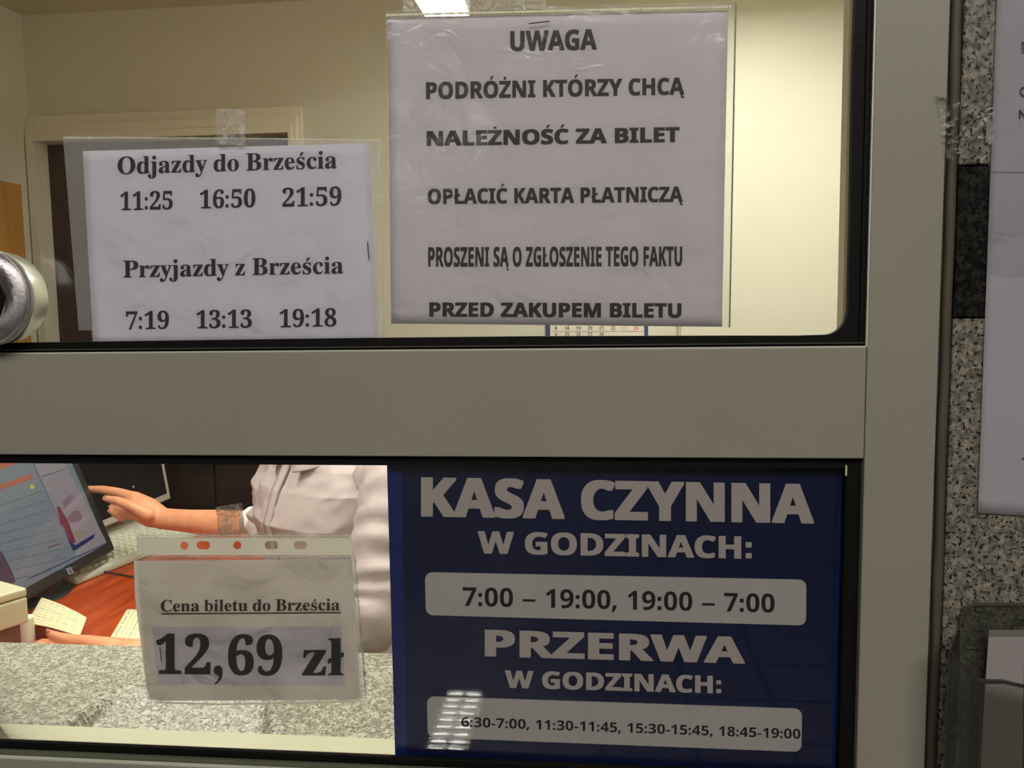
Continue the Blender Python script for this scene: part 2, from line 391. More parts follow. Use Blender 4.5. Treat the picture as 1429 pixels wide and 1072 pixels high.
# ------------------------------------------------------------------ setting: the booth
YB, CEIL, XL, XR = 2.50, 2.50, -2.13, 0.98
DX0, DX1 = PY(60, 300, YB).x, PY(407, 186, YB).x
DZ = PY(240, 192, YB).z
bm = bmesh.new()
bbox(bm, XL, DX0, YB, YB + 0.12, 0, CEIL); bbox(bm, DX1, XR, YB, YB + 0.12, 0, CEIL); bbox(bm, DX0, DX1, YB, YB + 0.12, DZ, CEIL)
tag(mkbm('wall_back', bm, M_wall), 'cream painted back wall of the ticket booth', kind='structure')
tag(box('wall_left', XL - 0.1, XL, 0.22, YB + 0.12, 0, CEIL, M_wall), 'cream side wall of the booth, left', kind='structure')
tag(box('wall_right', XR, XR + 0.1, 0.22, YB + 0.12, 0, CEIL, M_wall), 'cream side wall of the booth, right', kind='structure')
tag(box('floor', XL - 0.1, XR + 0.1, 0.12, YB + 0.12, -0.05, 0, M_floor), 'brown lino floor of the booth', kind='structure')
tag(box('ceiling', XL - 0.1, XR + 0.1, 0.22, YB + 0.12, CEIL, CEIL + 0.06, M_ceil), 'cream ceiling of the booth', kind='structure')
# door at the back
d1 = empty('door_1', ((DX0 + DX1) / 2, YB, 0), 'dark brown door in an ivory stepped casing in the back wall', kind='structure')
box('door_leaf', DX0 + 0.001, DX1 - 0.001, YB + 0.05, YB + 0.09, 0, DZ - 0.004, M_door, d1, 0.002)
for k, (w, t) in enumerate(((0.105, 0.012), (0.066, 0.026), (0.028, 0.036))):
    e_ = 0.0015 * k; y_ = YB - (0.001, 0.0125, 0.0265)[k]
    for a_, b_, c_, f_ in ((DX0 - w, DX0 + e_, 0, DZ + w * 0.9), (DX1 - e_, DX1 + w * 0.42, 0, DZ + w * 0.9), (DX0 + e_ + 0.0003, DX1 - e_ - 0.0003, DZ - e_, DZ + w * 0.9)):
        box('door_casing', a_, b_, YB - t, y_, c_, f_, M_casing, d1, 0.0015)
bm = bmesh.new(); bbox(bm, DX0 - 0.02, DX0 + 0.001, YB - 0.0008, YB + 0.11, 0, DZ); bbox(bm, DX1 - 0.001, DX1 + 0.02, YB + 0.001, YB + 0.11, 0, DZ); mkbm('door_jamb', bm, M_casing, d1)
hx = DX1 - 0.09
bm = bmesh.new(); bbox(bm, hx - 0.02, hx + 0.02, YB + 0.042, YB + 0.05, 0.93, 1.13, 0.003); tube_bm(bm, [(hx, YB + 0.045, 1.05), (hx, YB + 0.02, 1.05), (hx - 0.11, YB + 0.02, 1.05)], [0.008] * 3)
mkbm('door_handle', bm, M_alu_edge, d1, True)
# small corner bead on the back wall by the calendar
q = PY(948, 464, YB); tag(box('trim_1', q.x - 0.006, q.x + 0.006, YB - 0.012, YB - 0.001, 0.3, q.z + 0.35, mat('grey_conduit', srgb(196, 184, 162), 0.5)), 'thin vertical cable cover on the back wall beside the calendar', kind='structure')

# wall under and beside the window (granite clad towards the hall)
XS0, XS1 = 0.1785, 0.2245          # right stile
ZM1, ZM0 = 1.42 - 0.0338, 1.42 - 0.1101    # middle rail
ZB = 1.42 - 0.3515                  # sash bottom line
XG = 0.2365
wf = empty('wall_front', (0.9, 0.1, 0), 'granite clad hall wall around the ticket window', kind='structure')
bm = bmesh.new()
bbox(bm, XS1 + 0.002, 1.6, 0.03, 0.22, 0, 3.0); bbox(bm, -2.4, XS1 + 0.002, 0.06, 0.16, 0, 1.03); bbox(bm, -2.4, -0.95, 0.03, 0.22, 1.03, 3.0); bbox(bm, -0.95, XS1 + 0.002, 0.03, 0.22, 1.95, 3.0)
mkbm('wall_core', bm, M_wall, wf)
z1 = PY(1355, 228, 0.0).z; z2 = PY(1350, 444, 0.0).z
for (x0, x1, za, zb, m_) in ((XG, 0.70, z1 + 0.0006, 2.0, M_gr_wall), (XG, 0.70, z2 + 0.0006, z1 - 0.0006, M_gr_dark), (XG, 0.70, 0.5, z2 - 0.0006, M_gr_wall),
                             (0.7015, 1.2, z1 + 0.0006, 2.0, M_gr_wall), (0.7015, 1.2, z2 + 0.0006, z1 - 0.0006, M_gr_dark), (0.7015, 1.2, 0.5, z2 - 0.0006, M_gr_wall),
                             (XG, 0.70, 0.0, 0.4985, M_gr_wall), (0.7015, 1.2, 0.0, 0.4985, M_gr_wall), (-1.7, -0.7, 0, 0.99, M_gr_wall), (-0.6985, XG - 0.0015, 0, 0.99, M_gr_wall)):
    s = box('stone_slab', x0, x1, 0.008, 0.0295, za, zb, m_, wf, 0.0008, 1)
    if m_ is M_gr_dark: s['label'] = 'near-black granite band'
box('sealant_joint', XS1 + 0.001, XG + 0.004, 0.012, 0.03, 0.6, 2.0, M_recess, wf)
# sealant bead with a wavering edge
bm = bmesh.new(); pts = []; rr = []
for k in range(60):
    z = 0.9 + k * 0.0175; pts.append((XG - 0.0035 + 0.0012 * noise.noise(Vector((0, 3.1, z * 14))), 0.0115, z)); rr.append(0.0034 + 0.0008 * noise.noise(Vector((z * 20, 0, 0))))
tube_bm(bm, pts, rr, 8); mkbm('sealant_bead', bm, mat('grey_brown_sealant', srgb(92, 84, 70), 0.6, var=0.2), wf, True)

# the window
w1 = empty('window_1', (-0.35, 0.02, 1.03), 'grey aluminium framed ticket window with two panes', kind='structure')
ZT, XWL = 1.86, -0.93
box('frame_stile', XS0, XS1, 0.0, 0.055, 0.80, ZT + 0.05, M_alu, w1, 0.0008, 2)
box('frame_rail', XWL + 0.05, XS0 - 0.0004, 0.0, 0.055, ZM0, ZM1, M_alu, w1, 0.0008, 2)
box('frame_stile', XWL, XWL + 0.05, 0.0, 0.055, 0.80, ZT + 0.05, M_alu, w1, 0.0008, 2)
box('frame_rail', XWL + 0.05, XS0 - 0.0004, 0.0, 0.055, ZT, ZT + 0.05, M_alu, w1, 0.0008, 2)
zb = PY(0, 1058.5, 0.0).z
box('frame_rail', XWL + 0.05, XS0 - 0.0004, 0.0, 0.028, 0.80, zb, M_alu, w1, 0.0008, 2)
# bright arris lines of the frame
box('bright_edge', XWL + 0.05, XS0 - 0.002, 0.0004, 0.003, zb - 0.0002, zb + 0.0011, M_alu_edge, w1)  # the light along this edge is put into its pale colour
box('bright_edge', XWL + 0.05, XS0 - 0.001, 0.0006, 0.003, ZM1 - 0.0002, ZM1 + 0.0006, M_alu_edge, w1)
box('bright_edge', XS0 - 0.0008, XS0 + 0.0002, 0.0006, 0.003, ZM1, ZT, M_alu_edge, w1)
# grey track in the black groove at the bottom
za = PY(0, 1046.5, 0.006).z; zc = PY(0, 1054.5, 0.006).z
box('slide_track', XWL + 0.05, XS0 - 0.001, 0.005, 0.008, zc, za, mat('dull_track', srgb(104, 108, 88), 0.4), w1)
zg = PY(0, 1031.0, 0.012).z
box('gasket', XWL + 0.05, XS0 - 0.001, 0.0085, 0.0125, zc - 0.004, zg, M_gasket, w1, 0.0006)
box('pink_lip', XWL + 0.05, XS0 - 0.012, 0.0242, 0.0257, 1.42 - 0.3530, 1.42 - 0.3500, mat('dull_pink_lip', srgb(140, 112, 108), 0.4), w1)
# upper gasket, with the rounded inner corner
GI = [(-330, 483), (0, 478.8), (240, 475.6), (500, 472.0), (730, 469.6), (1000, 468.6), (1110, 468.6)]
for k in range(9):
    t = k / 8 * math.pi / 2; GI.append((1150 + 34 * math.sin(t), 430 + 37.5 * math.cos(t)))
GI += [(1187, 300), (1190, 120), (1193.5, 0), (1196, -110), (1199, -220)]
yg = 0.004
inner = [PY(x, y, yg) for x, y in GI]
outer = [Vector((XWL + 0.06, yg, ZM1 - 0.001)), Vector((XS0 + 0.0005, yg, ZM1 - 0.001)), Vector((XS0 + 0.0005, yg, inner[-1].z))]
prism('gasket', outer + list(reversed(inner)), Vector((0, 0.006, 0)), M_gasket, w1)
box('gasket_lip', XWL + 0.06, XS0 - 0.001, 0.002, 0.0038, ZM1 + 0.0022, ZM1 + 0.0030, mat('worn_rubber', srgb(70, 70, 60), 0.4), w1)
box('gasket_lip', XS0 - 0.0046, XS0 - 0.0038, 0.002, 0.0038, ZM1 + 0.003, ZT, M_gasket, w1)
# lower gasket (black reveal on top and right)
yl = 0.006
zt = PY(400, 648.8, yl).z
box('gasket', XWL + 0.05, XS0 - 0.0005, yl, yl + 0.012, zt, ZM0 + 0.001, M_gasket, w1)
xr = PY(1180, 700, yl).x
box('gasket', xr, XS0 - 0.0003, yl, yl + 0.012, zc - 0.003, zt, M_gasket, w1)
box('gasket_lip', PY(1180, 660, 0.004).x, PY(1182, 660, 0.004).x, 0.004, 0.0058, PY(1180, 664, 0.004).z, PY(1180, 650, 0.004).z, M_alu_edge, w1)
# inner lining on the right of the upper opening
xa = PY(1176.5, 300, 0.045).x
box('inner_lining', xa, xa + 0.02, 0.040, 0.055, ZM1, ZT, mat('lining', srgb(196, 186, 158), 0.5), w1)
YU, YL = 0.013, 0.020
box('glass_pane', XWL + 0.05, XS0, YU, YU + 0.004, ZM1 - 0.006, ZT + 0.004, M_glass, w1)
box('glass_pane', XWL + 0.05, XS0, YL, YL + 0.004, ZB - 0.02, ZM0 + 0.006, M_glass, w1)
# cream inner profile and the granite sill
ZS = 1.42 - 0.3505
box('inner_profile', XWL + 0.05, XS0, 0.026, 0.0495, ZS - 0.03, ZS + 0.0005, M_cream_profile, w1, 0.0005)
YS0, YS1 = 0.050, 0.2165
sill = empty('trim_2', (-0.4, 0.13, ZS - 0.03), 'pale speckled granite sill inside the window', kind='structure')
xsl, xsr = PZ(88, 1012, ZS).x, PZ(377, 1023, ZS).x
NX, NY = 260, 26; vs = []; fs = []
for j in range(NY + 1):
    for i in range(NX + 1):
        x = XWL + 0.04 + (XS0 + 0.03 - XWL - 0.04) * i / NX; y = YS0 + (YS1 - YS0) * j / NY
        k = (y - YS0); sl = xsl + k * 0.10; sr = xsr - k * 0.35
        dep = 0.019 * max(0.0, 1 - k / 0.075) ** 0.8
        e = min(1, max(0, (x - sl) / 0.008)) * min(1, max(0, (sr - x) / 0.008))
        vs.append((x, y, ZS - dep * e))
n0 = len(vs); vs += [(x, y, ZS - 0.03) for x, y, z in vs]
for j in range(NY):
    for i in range(NX):
        a = j * (NX + 1) + i; fs.append([a, a + 1, a + NX + 2, a + NX + 1]); fs.append([n0 + a, n0 + a + NX + 1, n0 + a + NX + 2, n0 + a + 1])
rg = list(range(NX + 1)) + [j * (NX + 1) + NX for j in range(1, NY + 1)] + [NY * (NX + 1) + i for i in range(NX - 1, -1, -1)] + [j * (NX + 1) for j in range(NY - 1, 0, -1)]
for k in range(len(rg)):
    a, b = rg[k], rg[(k + 1) % len(rg)]; fs.append([a, a + n0, b + n0, b])
mk('sill_slab', vs, fs, M_gr_sill, sill)
tag(box('wall_front', XWL + 0.0, XS0 + 0.04, 0.165, 0.21, 0, ZS - 0.031, M_wall), 'cream inner face of the wall under the sill', kind='structure')

# ------------------------------------------------------------------ setting: the hall behind the camera
def tilemat():
    m = bpy.data.materials.new('glossy_hall_tile'); m.use_nodes = True; nt = m.node_tree; b = nt.nodes['Principled BSDF']; b.inputs['Roughness'].default_value = 0.02; b.inputs['Coat Weight'].default_value = 1.0; b.inputs['Coat Roughness'].default_value = 0.012; b.inputs['Coat IOR'].default_value = 2.2
    tc = nt.nodes.new('ShaderNodeTexCoord'); br = nt.nodes.new('ShaderNodeTexBrick'); br.offset = 0; br.inputs['Scale'].default_value = 1.0
    br.inputs['Brick Width'].default_value = 0.3; br.inputs['Row Height'].default_value = 0.3; br.inputs['Mortar Size'].default_value = 0.012
    br.inputs['Color1'].default_value = srgb(150, 142, 128); br.inputs['Color2'].default_value = srgb(142, 134, 120); br.inputs['Mortar'].default_value = srgb(60, 56, 50)
    nt.links.new(tc.outputs['Object'], br.inputs[0]); nt.links.new(br.outputs[0], b.inputs['Base Color'])
    r = nt.nodes.new('ShaderNodeMapRange'); r.inputs[3].default_value = 1.0; r.inputs[4].default_value = 0.1; nt.links.new(br.outputs['Fac'], r.inputs[0]); nt.links.new(r.outputs[0], b.inputs['Coat Weight'])
    return m
M_hall = mat('hall_wall_paint', srgb(96, 88, 76), 0.8, var=0.1, vscale=2)
tag(box('floor', -4, 4, -9, 0.06, -0.05, 0, tilemat()), 'glossy tiled floor of the station hall', kind='structure')
tag(box('ceiling', -4, 4, -9, 0.03, 3.0, 3.06, M_hall), 'dim ceiling of the station hall', kind='structure')
tag(box('wall_left', -4.1, -4, -9, 0.06, 0, 3.0, M_hall), 'dim side wall of the station hall, left', kind='structure')
tag(box('wall_right', 4, 4.1, -9, 0.06, 0, 3.0, M_hall), 'dim side wall of the station hall, right', kind='structure')
tag(box('wall_back', -4, 4, -9.1, -9, 0, 3.0, M_hall), 'dim far wall of the station hall behind the camera', kind='structure')
M_tube = mat('lit_tube', (1, 1, 1, 1), emis=(1.0, 0.97, 0.9, 1), estr=65)
M_tube2 = mat('lit_booth_tube', (1, 1, 1, 1), emis=(1.0, 0.97, 0.86, 1), estr=2.6)
M_lampbody = mat('white_lamp_body', srgb(225, 224, 216), 0.4)
hl = empty('ceiling_lamp', (-1.35, -7.0, 2.9), 'louvred twin tube ceiling lamp in the hall, mirrored in the blue sign', 'lamp')
box('lamp_body', -1.71, -1.29, -8.4, -6.6, 2.90, 2.99, M_lampbody, hl)
for x in (-1.60, -1.40): box('tube', x - 0.065, x + 0.065, -8.35, -6.65, 2.86, 2.89, M_tube, hl)
for k in range(12): box('louvre', -1.70, -1.30, -8.36 + k * 0.145, -8.33 + k * 0.145, 2.82, 2.88, M_lampbody, hl)

# ------------------------------------------------------------------ booth lamps
def strip_lamp(x0, x1, y0, y1, z, label, group, hang=True, m=None):
    r = empty('ceiling_lamp', ((x0 + x1) / 2, (y0 + y1) / 2, z), label, 'lamp', group)
    mid = (x0 + x1) / 2
    box('lamp_body', x0 - 0.006, x1 + 0.006, y0, y1, z + 0.03, z + 0.075, M_lampbody, r, 0.004)
    box('tube', x0, mid - 0.003, y0 + 0.01, y1 - 0.01, z, z + 0.029, m or M_tube2, r, 0.006); box('tube', mid + 0.003, x1, y0 + 0.01, y1 - 0.01, z, z + 0.029, m or M_tube2, r, 0.006)
    box('end_cap', x0 - 0.004, x1 + 0.004, y0 - 0.004, y0 + 0.008, z, z + 0.07, M_lampbody, r, 0.002); box('end_cap', x0 - 0.004, x1 + 0.004, y1 - 0.008, y1 + 0.004, z, z + 0.07, M_lampbody, r, 0.002)
    for y in (y0 + 0.2, y1 - 0.2): tube('hanger', [(mid, y, z + 0.07), (mid, y, CEIL)], 0.004, M_lampbody, r, 8)
    return r
q0 = PZ(588, 17, 2.27); q1 = PZ(648, 17, 2.27)
strip_lamp(q0.x, q1.x, q0.y - 1.3, q0.y + 0.1, 2.27, 'twin tube fluorescent lamp hanging above the desk, seen over the large notice', None)
strip_lamp(0.22, 0.36, 0.8, 2.0, 2.43, 'twin tube fluorescent lamp near the right wall of the booth, hidden above the window', None)

# ------------------------------------------------------------------ booth furniture
# wardrobe on the left wall
q = PY(31, 256, 1.92); wx = q.x; wz = q.z
wr = empty('wardrobe', ((XL + wx) / 2, 1.4, 0), 'honey coloured wooden wardrobe against the left wall of the booth', 'wardrobe')
box('body', XL + 0.005, wx - 0.02, 0.95, 1.92, 0.0, wz, M_ward, wr, 0.002)
for y0, y1 in ((0.955, 1.43), (1.435, 1.915)):
    d = box('door', wx - 0.019, wx, y0, y1, 0.06, wz - 0.004, M_ward, wr, 0.002)
    tube('knob', [(wx, 1.39 if y0 < 1 else 1.475, 1.0), (wx + 0.025, 1.39 if y0 < 1 else 1.475, 1.0)], 0.010, M_alu_edge, d)
# dark cabinet behind the person
M_black = mat('black_brown_laminate', srgb(30, 20, 18), 0.35, var=0.3, vscale=6)
cb = empty('cabinet', (-1.0, 2.25, 0), 'black-brown low cabinet along the back wall behind the clerk', 'cabinet')
box('body', -1.74, 0.2, 2.06, 2.44, 0.0, 1.18, M_black, cb, 0.003)
for k in range(4):
    d = box('door', -1.735 + k * 0.484, -1.255 + k * 0.484, 2.042, 2.059, 0.08, 1.165, M_black, cb, 0.003)
    bm = bmesh.new(); xk = -1.30 + k * 0.484; tube_bm(bm, [(xk, 2.042, 0.62), (xk, 2.02, 0.62), (xk, 2.02, 0.74), (xk, 2.042, 0.74)], [0.004] * 4, 8); mkbm('handle', bm, mat('dull_handle', srgb(70, 66, 60), 0.3, metal=0.8), d, True)
# desk
ZD = 0.76
dk = empty('desk', (-1.35, 1.15, 0), 'cherry-red laminate desk behind the granite sill', 'desk')
box('desktop', -1.74, -0.84, 0.32, 2.005, ZD - 0.028, ZD, M_desk, dk, 0.003)
for y in (0.36, 1.95): box('side_panel', -1.70, -0.92, y - 0.011, y + 0.011, 0.0, ZD - 0.029, M_desk, dk, 0.002)
box('back_panel', -1.72, -1.70, 0.38, 1.95, 0.25, ZD - 0.029, M_desk, dk, 0.002)

# ---- tilted touch monitor
M_mon = mat('dark_grey_monitor_plastic', srgb(44, 46, 44), 0.38)
E1 = PZ(161.5, 767, 0.80); E2 = PZ(42, 836, 0.80)
eu = (E2 - E1); eu.z = 0; eu.normalize()
nrm0 = Vector((-eu.y, eu.x, 0)); nrm0 = nrm0 if nrm0.x > 0 else -nrm0
tl = math.radians(20)
ev = (Vector((0, 0, 1)) * math.cos(tl) - nrm0 * math.sin(tl)).normalized(); en = (nrm0 * math.cos(tl) + Vector((0, 0, 1)) * math.sin(tl)).normalized()
mw, mh = 0.47, 0.36
foot = E1 + eu * 0.235 - nrm0 * 0.14; foot.z = ZD
mo = empty('touch_monitor', foot, 'dark grey touch monitor tilted back, lit screen, pointed at by the clerk', 'monitor')
obox('housing', E1 - en * 0.034, eu * mw, ev * mh, en * 0.034, M_mon, mo, 0.006, 3)
M_scr = mat('lit_screen', srgb(60, 66, 74), 0.15, emis=srgb(150, 156, 164), estr=0.34, spec=0.5)
M_scr2 = mat('lit_screen_right', srgb(66, 62, 66), 0.15, emis=srgb(170, 158, 166), estr=0.42, spec=0.5)
def scr(px, py): return PP(px, py, E1 + en * 0.0006, en)
def uvp(u, v, h=0.0006): return E1 + eu * u + ev * v + en * h
def onscreen(name, pts, h, m, par):
    P = [PP(x, y, E1 + en * h, en) for x, y in pts]; return mk(name, P, [list(range(len(P)))], m, par)
s0 = [PP(x, y, E1, en) for x, y in ((149, 758.6), (89.5, 646.7))]
def uv(p): d = p - E1; return d.dot(eu), d.dot(ev)
u0, v0 = uv(s0[0]); u0 = max(u0, 0.030)
S = mk('screen', [uvp(u0, v0), uvp(mw - 0.03, v0), uvp(mw - 0.03, mh - 0.025), uvp(u0, mh - 0.025)], [[0, 1, 2, 3]], M_scr, mo)
def em(name, c, k=0.42): return mat(name, tuple(x * 0.3 for x in c[:3]) + (1,), 0.3, emis=c, estr=k)
M_or = em('screen_orange', srgb(178, 104, 82)); M_ln = em('screen_line', srgb(104, 112, 128)); M_rd = em('screen_dark_red', srgb(118, 52, 72)); M_nv = em('screen_navy', srgb(42, 46, 96)); M_ye = em('screen_yellow', srgb(188, 190, 96)); M_pu = em('screen_plum', srgb(84, 66, 84))
onscreen('screen_panel', [(47, 648), (90.5, 647), (149, 757), (105, 777), (104, 768)], 0.0009, M_scr2, S)
onscreen('screen_bar', [(-20, 683), (43.3, 661.6), (46.3, 668.4), (-20, 690)], 0.0010, M_or, S)
onscreen('screen_bar', [(-40, 668), (-20, 640), (28, 640), (22, 647.5), (0, 655.5)], 0.0010, M_or, S)
onscreen('screen_line', [(45.3, 646), (47, 646), (104.8, 771), (103, 772)], 0.0012, M_ln, S)
onscreen('screen_line', [(57, 664.5), (91.5, 654), (92, 655.4), (58, 666.6)], 0.0012, M_ln, S)
onscreen('screen_patch', [(79, 708), (83, 707), (92, 722), (96, 729), (106, 757), (98, 760), (89, 735), (83, 731), (84, 728)], 0.0013, M_rd, S)
onscreen('screen_patch', [(96, 755), (105, 761), (120, 752), (132, 745), (131, 751), (104, 769), (101, 767)], 0.0014, M_nv, S)
onscreen('screen_patch', [(44.8 + 3.6 * math.cos(a / 8 * 2 * math.pi), 679.5 + 3.6 * math.sin(a / 8 * 2 * math.pi)) for a in range(8)], 0.0013, M_ye, S)
onscreen('screen_patch', [(-12, 764), (3, 770), (18, 800), (22, 812), (-2, 822), (-14, 800)], 0.0013, M_pu, S)
onscreen('screen_patch', [(88, 700), (97, 691), (104, 692), (98, 702), (89, 711)], 0.0013, em('screen_mauve', srgb(128, 106, 124)), S)
onscreen('screen_patch', [(94, 722), (102, 713), (110, 713), (116, 722), (110, 728), (98, 730)], 0.0013, em('screen_mauve_dark', srgb(122, 104, 122)), S)
onscreen('screen_patch', [(101, 743), (113, 740), (122, 744), (110, 752)], 0.0012, em('screen_khaki', srgb(142, 138, 120)), S)
for k in range(9):
    y = 700 + k * 13.2; xe = 60 + k * 6.1; ys = y + 4
    onscreen('screen_line', [(-8, ys + 4), (xe, ys - 20), (xe, ys - 19.1), (-8, ys + 5)], 0.0011, M_ln, S)
    if k > 1:
        onscreen('screen_word', [(6 + k * 3, ys - 4), (13 + k * 3, ys - 6.5), (13 + k * 3, ys - 5.0), (6 + k * 3, ys - 2.5)], 0.0012, M_ln, S)
onscreen('screen_word', [(66, 764), (84, 758), (84, 759.4), (66, 765.4)], 0.0012, M_rd, S)
onscreen('screen_word', [(76, 777), (84, 773), (85, 775), (77, 779)], 0.0012, M_ln, S)
onscreen('screen_line', [(40, 807), (149, 757.6), (149, 758.6), (40, 808.5)], 0.0013, M_nv, S)
lg = onscreen('emblem', [(92, 794), (99, 791), (103.5, 799.5), (96, 802.6)], 0.0012, mat('silver_emblem', srgb(150, 154, 158), 0.3, metal=0.3), mo)
onscreen('emblem_stroke', [(96, 794.6), (97.2, 794.1), (99.6, 799), (98.4, 799.6)], 0.0016, M_mon, lg)
onscreen('emblem_stroke', [(97.6, 797.2), (99.6, 796.3), (100.4, 798.2), (99.6, 798.6), (99.0, 797.4), (98.0, 797.9)], 0.0016, M_mon, lg)
bk = E1 + eu * (mw / 2) + ev * 0.13 - en * 0.034
bm = bmesh.new(); tube_bm(bm, [bk, bk - en * 0.05 - Vector((0, 0, 0.02)), foot + Vector((0, 0, 0.05)), foot + Vector((0, 0, 0.012))], [0.03, 0.032, 0.034, 0.04], 16); mkbm('stand_arm', bm, M_mon, mo, True)
bm = bmesh.new(); bmesh.ops.create_cone(bm, cap_ends=True, segments=36, radius1=0.12, radius2=0.10, depth=0.016, matrix=Matrix.Translation(foot + Vector((0.02, 0, 0.0085)))); mkbm('stand_base', bm, M_mon, mo)
# ---- second monitor, white frame
G1 = PY(239, 696, 1.99); G2z = G1.z
gu = Vector((-0.03, -1, 0)).normalized(); gn0 = Vector((0.995, -0.03, 0)).normalized(); tl2 = math.radians(8)
gv = (Vector((0, 0, 1)) * math.cos(tl2) - gn0 * math.sin(tl2)); gn = (gn0 * math.cos(tl2) + Vector((0, 0, 1)) * math.sin(tl2))
M_white_pl = mat('ivory_plastic', srgb(188, 182, 166), 0.45)
f2 = G1 + gu * 0.19 - gn0 * 0.06; f2.z = ZD
m2 = empty('flat_monitor', f2, 'switched-off monitor with an ivory frame behind the pointing hand', 'monitor')
obox('housing', G1 - gn * 0.03, gu * 0.48, gv * 0.33, gn * 0.03, M_white_pl, m2, 0.006, 3)
mk('screen', [G1 + gu * a + gv * b + gn * 0.0008 for a, b in ((0.020, 0.022), (0.46, 0.022), (0.46, 0.31), (0.020, 0.31))], [[0, 1, 2, 3]], mat('dark_screen', srgb(34, 32, 32), 0.2), m2)
tube('stand_arm', [G1 + gu * 0.19 - gn * 0.02 + gv * 0.08, f2 + Vector((0, 0, 0.02))], [0.022, 0.028], M_white_pl, m2)
obox('stand_base', f2 + Vector((-0.09, -0.14, 0.0)), Vector((0.20, 0, 0)), Vector((0, 0.26, 0)), Vector((0, 0, 0.016)), M_white_pl, m2, 0.004)
# ---- keyboard
kA = PZ(107, 813, ZD + 0.008); kA.z = ZD
ku = Vector((0.20, 0.98, 0)).normalized(); kv = Vector((-0.98, 0.20, 0)).normalized()
kb = empty('keyboard', kA + ku * 0.27 + kv * 0.08, 'ivory keyboard lying on the red desk behind the touch monitor', 'keyboard')
KL, KW = 0.54, 0.175
def kp(u, v, z): return kA + ku * u + kv * v + Vector((0, 0, z + v * 0.09))
t = bmesh.new(); c8 = [t.verts.new(kp(u, v, z)) for z in (0.0, 0.014) for u, v in ((0, 0), (KL, 0), (KL, KW), (0, KW))]
for v in c8[:4]: v.co.z = ZD + 0.001
for f in ((0, 3, 2, 1), (4, 5, 6, 7), (0, 1, 5, 4), (1, 2, 6, 5), (2, 3, 7, 6), (3, 0, 4, 7)): t.faces.new([c8[i] for i in f])
bmesh.ops.bevel(t, geom=list(t.edges), offset=0.003, segments=2, affect='EDGES'); mkbm('case', t, mat('ivory_keyboard', srgb(196, 196, 176), 0.5), kb)
bm = bmesh.new()
for r in range(6):
    for c in range(22):
        if c in (15, 19) and r == 5: continue
        u = 0.016 + c * 0.0232; v = 0.028 + r * 0.0225
        w = 0.0185; t = bmesh.new(); cc = [t.verts.new(kp(u + a, v + b, 0.0145 + z)) for z, s in ((0, 0), (0.006, 0.0025)) for a, b in ((s, s), (w - s, s), (w - s, w - s), (s, w - s))]
        for f in ((4, 5, 6, 7), (0, 1, 5, 4), (1, 2, 6, 5), (2, 3, 7, 6), (3, 0, 4, 7)): t.faces.new([cc[i] for i in f])
        merge(bm, t)
tag(mkbm('keycaps', bm, mat('pale_keycaps', srgb(206, 206, 186), 0.5), kb), kind='stuff')
tag(tube('cable', [PZ(128, 790, ZD + 0.016), PZ(140, 797, ZD + 0.008), PZ(156, 800, ZD + 0.005), PZ(175, 803, ZD + 0.004), PZ(196, 807, ZD + 0.004), PZ(235, 800, ZD + 0.004)], 0.0022, M_mon, None, 8), 'thin black cable running over the red desk in front of the keyboard', 'cable')
# ---- cash drawer and printer
M_prn = mat('cream_printer_plastic', srgb(206, 202, 168), 0.45, var=0.03)
pc = PZ(41, 868, 0.845)
pu = Vector((-0.42, -0.91, 0)).normalized(); pv = Vector((-0.91, 0.42, 0)).normalized()
dr = empty('cash_drawer', pc + pu * 0.12 + pv * 0.15 - Vector((0, 0, 0.845 - ZD)), 'brown-grey cash drawer on the desk under the cream printer', 'drawer')
o_ = pc.copy(); o_.z = ZD + 0.0005
obox('body', o_ + pu * 0.01 + pv * 0.01, pu * 0.24, pv * 0.28, Vector((0, 0, 0.083)), mat('drawer_metal', srgb(120, 88, 74), 0.4), dr, 0.004)
obox('drawer_front', o_ + pu * 0.252 + pv * 0.02, pu * 0.008, pv * 0.26, Vector((0, 0, 0.07)), mat('drawer_front', srgb(104, 78, 66), 0.4), dr, 0.002)
pr = empty('receipt_printer', pc + pu * 0.12 + pv * 0.14, 'cream receipt printer at the lower left, beside the touch monitor', 'printer')
o_ = pc.copy(); o_.z = 0.8445
obox('lower_case', o_, pu * 0.26, pv * 0.24, Vector((0, 0, 0.048)), M_prn, pr, 0.004, 3)
o2 = o_ + Vector((0, 0, 0.0495))
obox('lid', o2, pu * 0.26, pv * 0.24, Vector((0, 0, 0.016)), M_prn, pr, 0.004, 3)
obox('paper_slot', o2 + pu * 0.05 + pv * 0.03 + Vector((0, 0, 0.0145)), pu * 0.012, pv * 0.15, Vector((0, 0, 0.0022)), M_mon, pr)
obox('lid_panel', o2 + pu * 0.07 + pv * 0.025 + Vector((0, 0, 0.0155)), pu * 0.17, pv * 0.17, Vector((0, 0, 0.003)), mat('pale_lid_panel', srgb(214, 214, 186), 0.4), pr, 0.001)
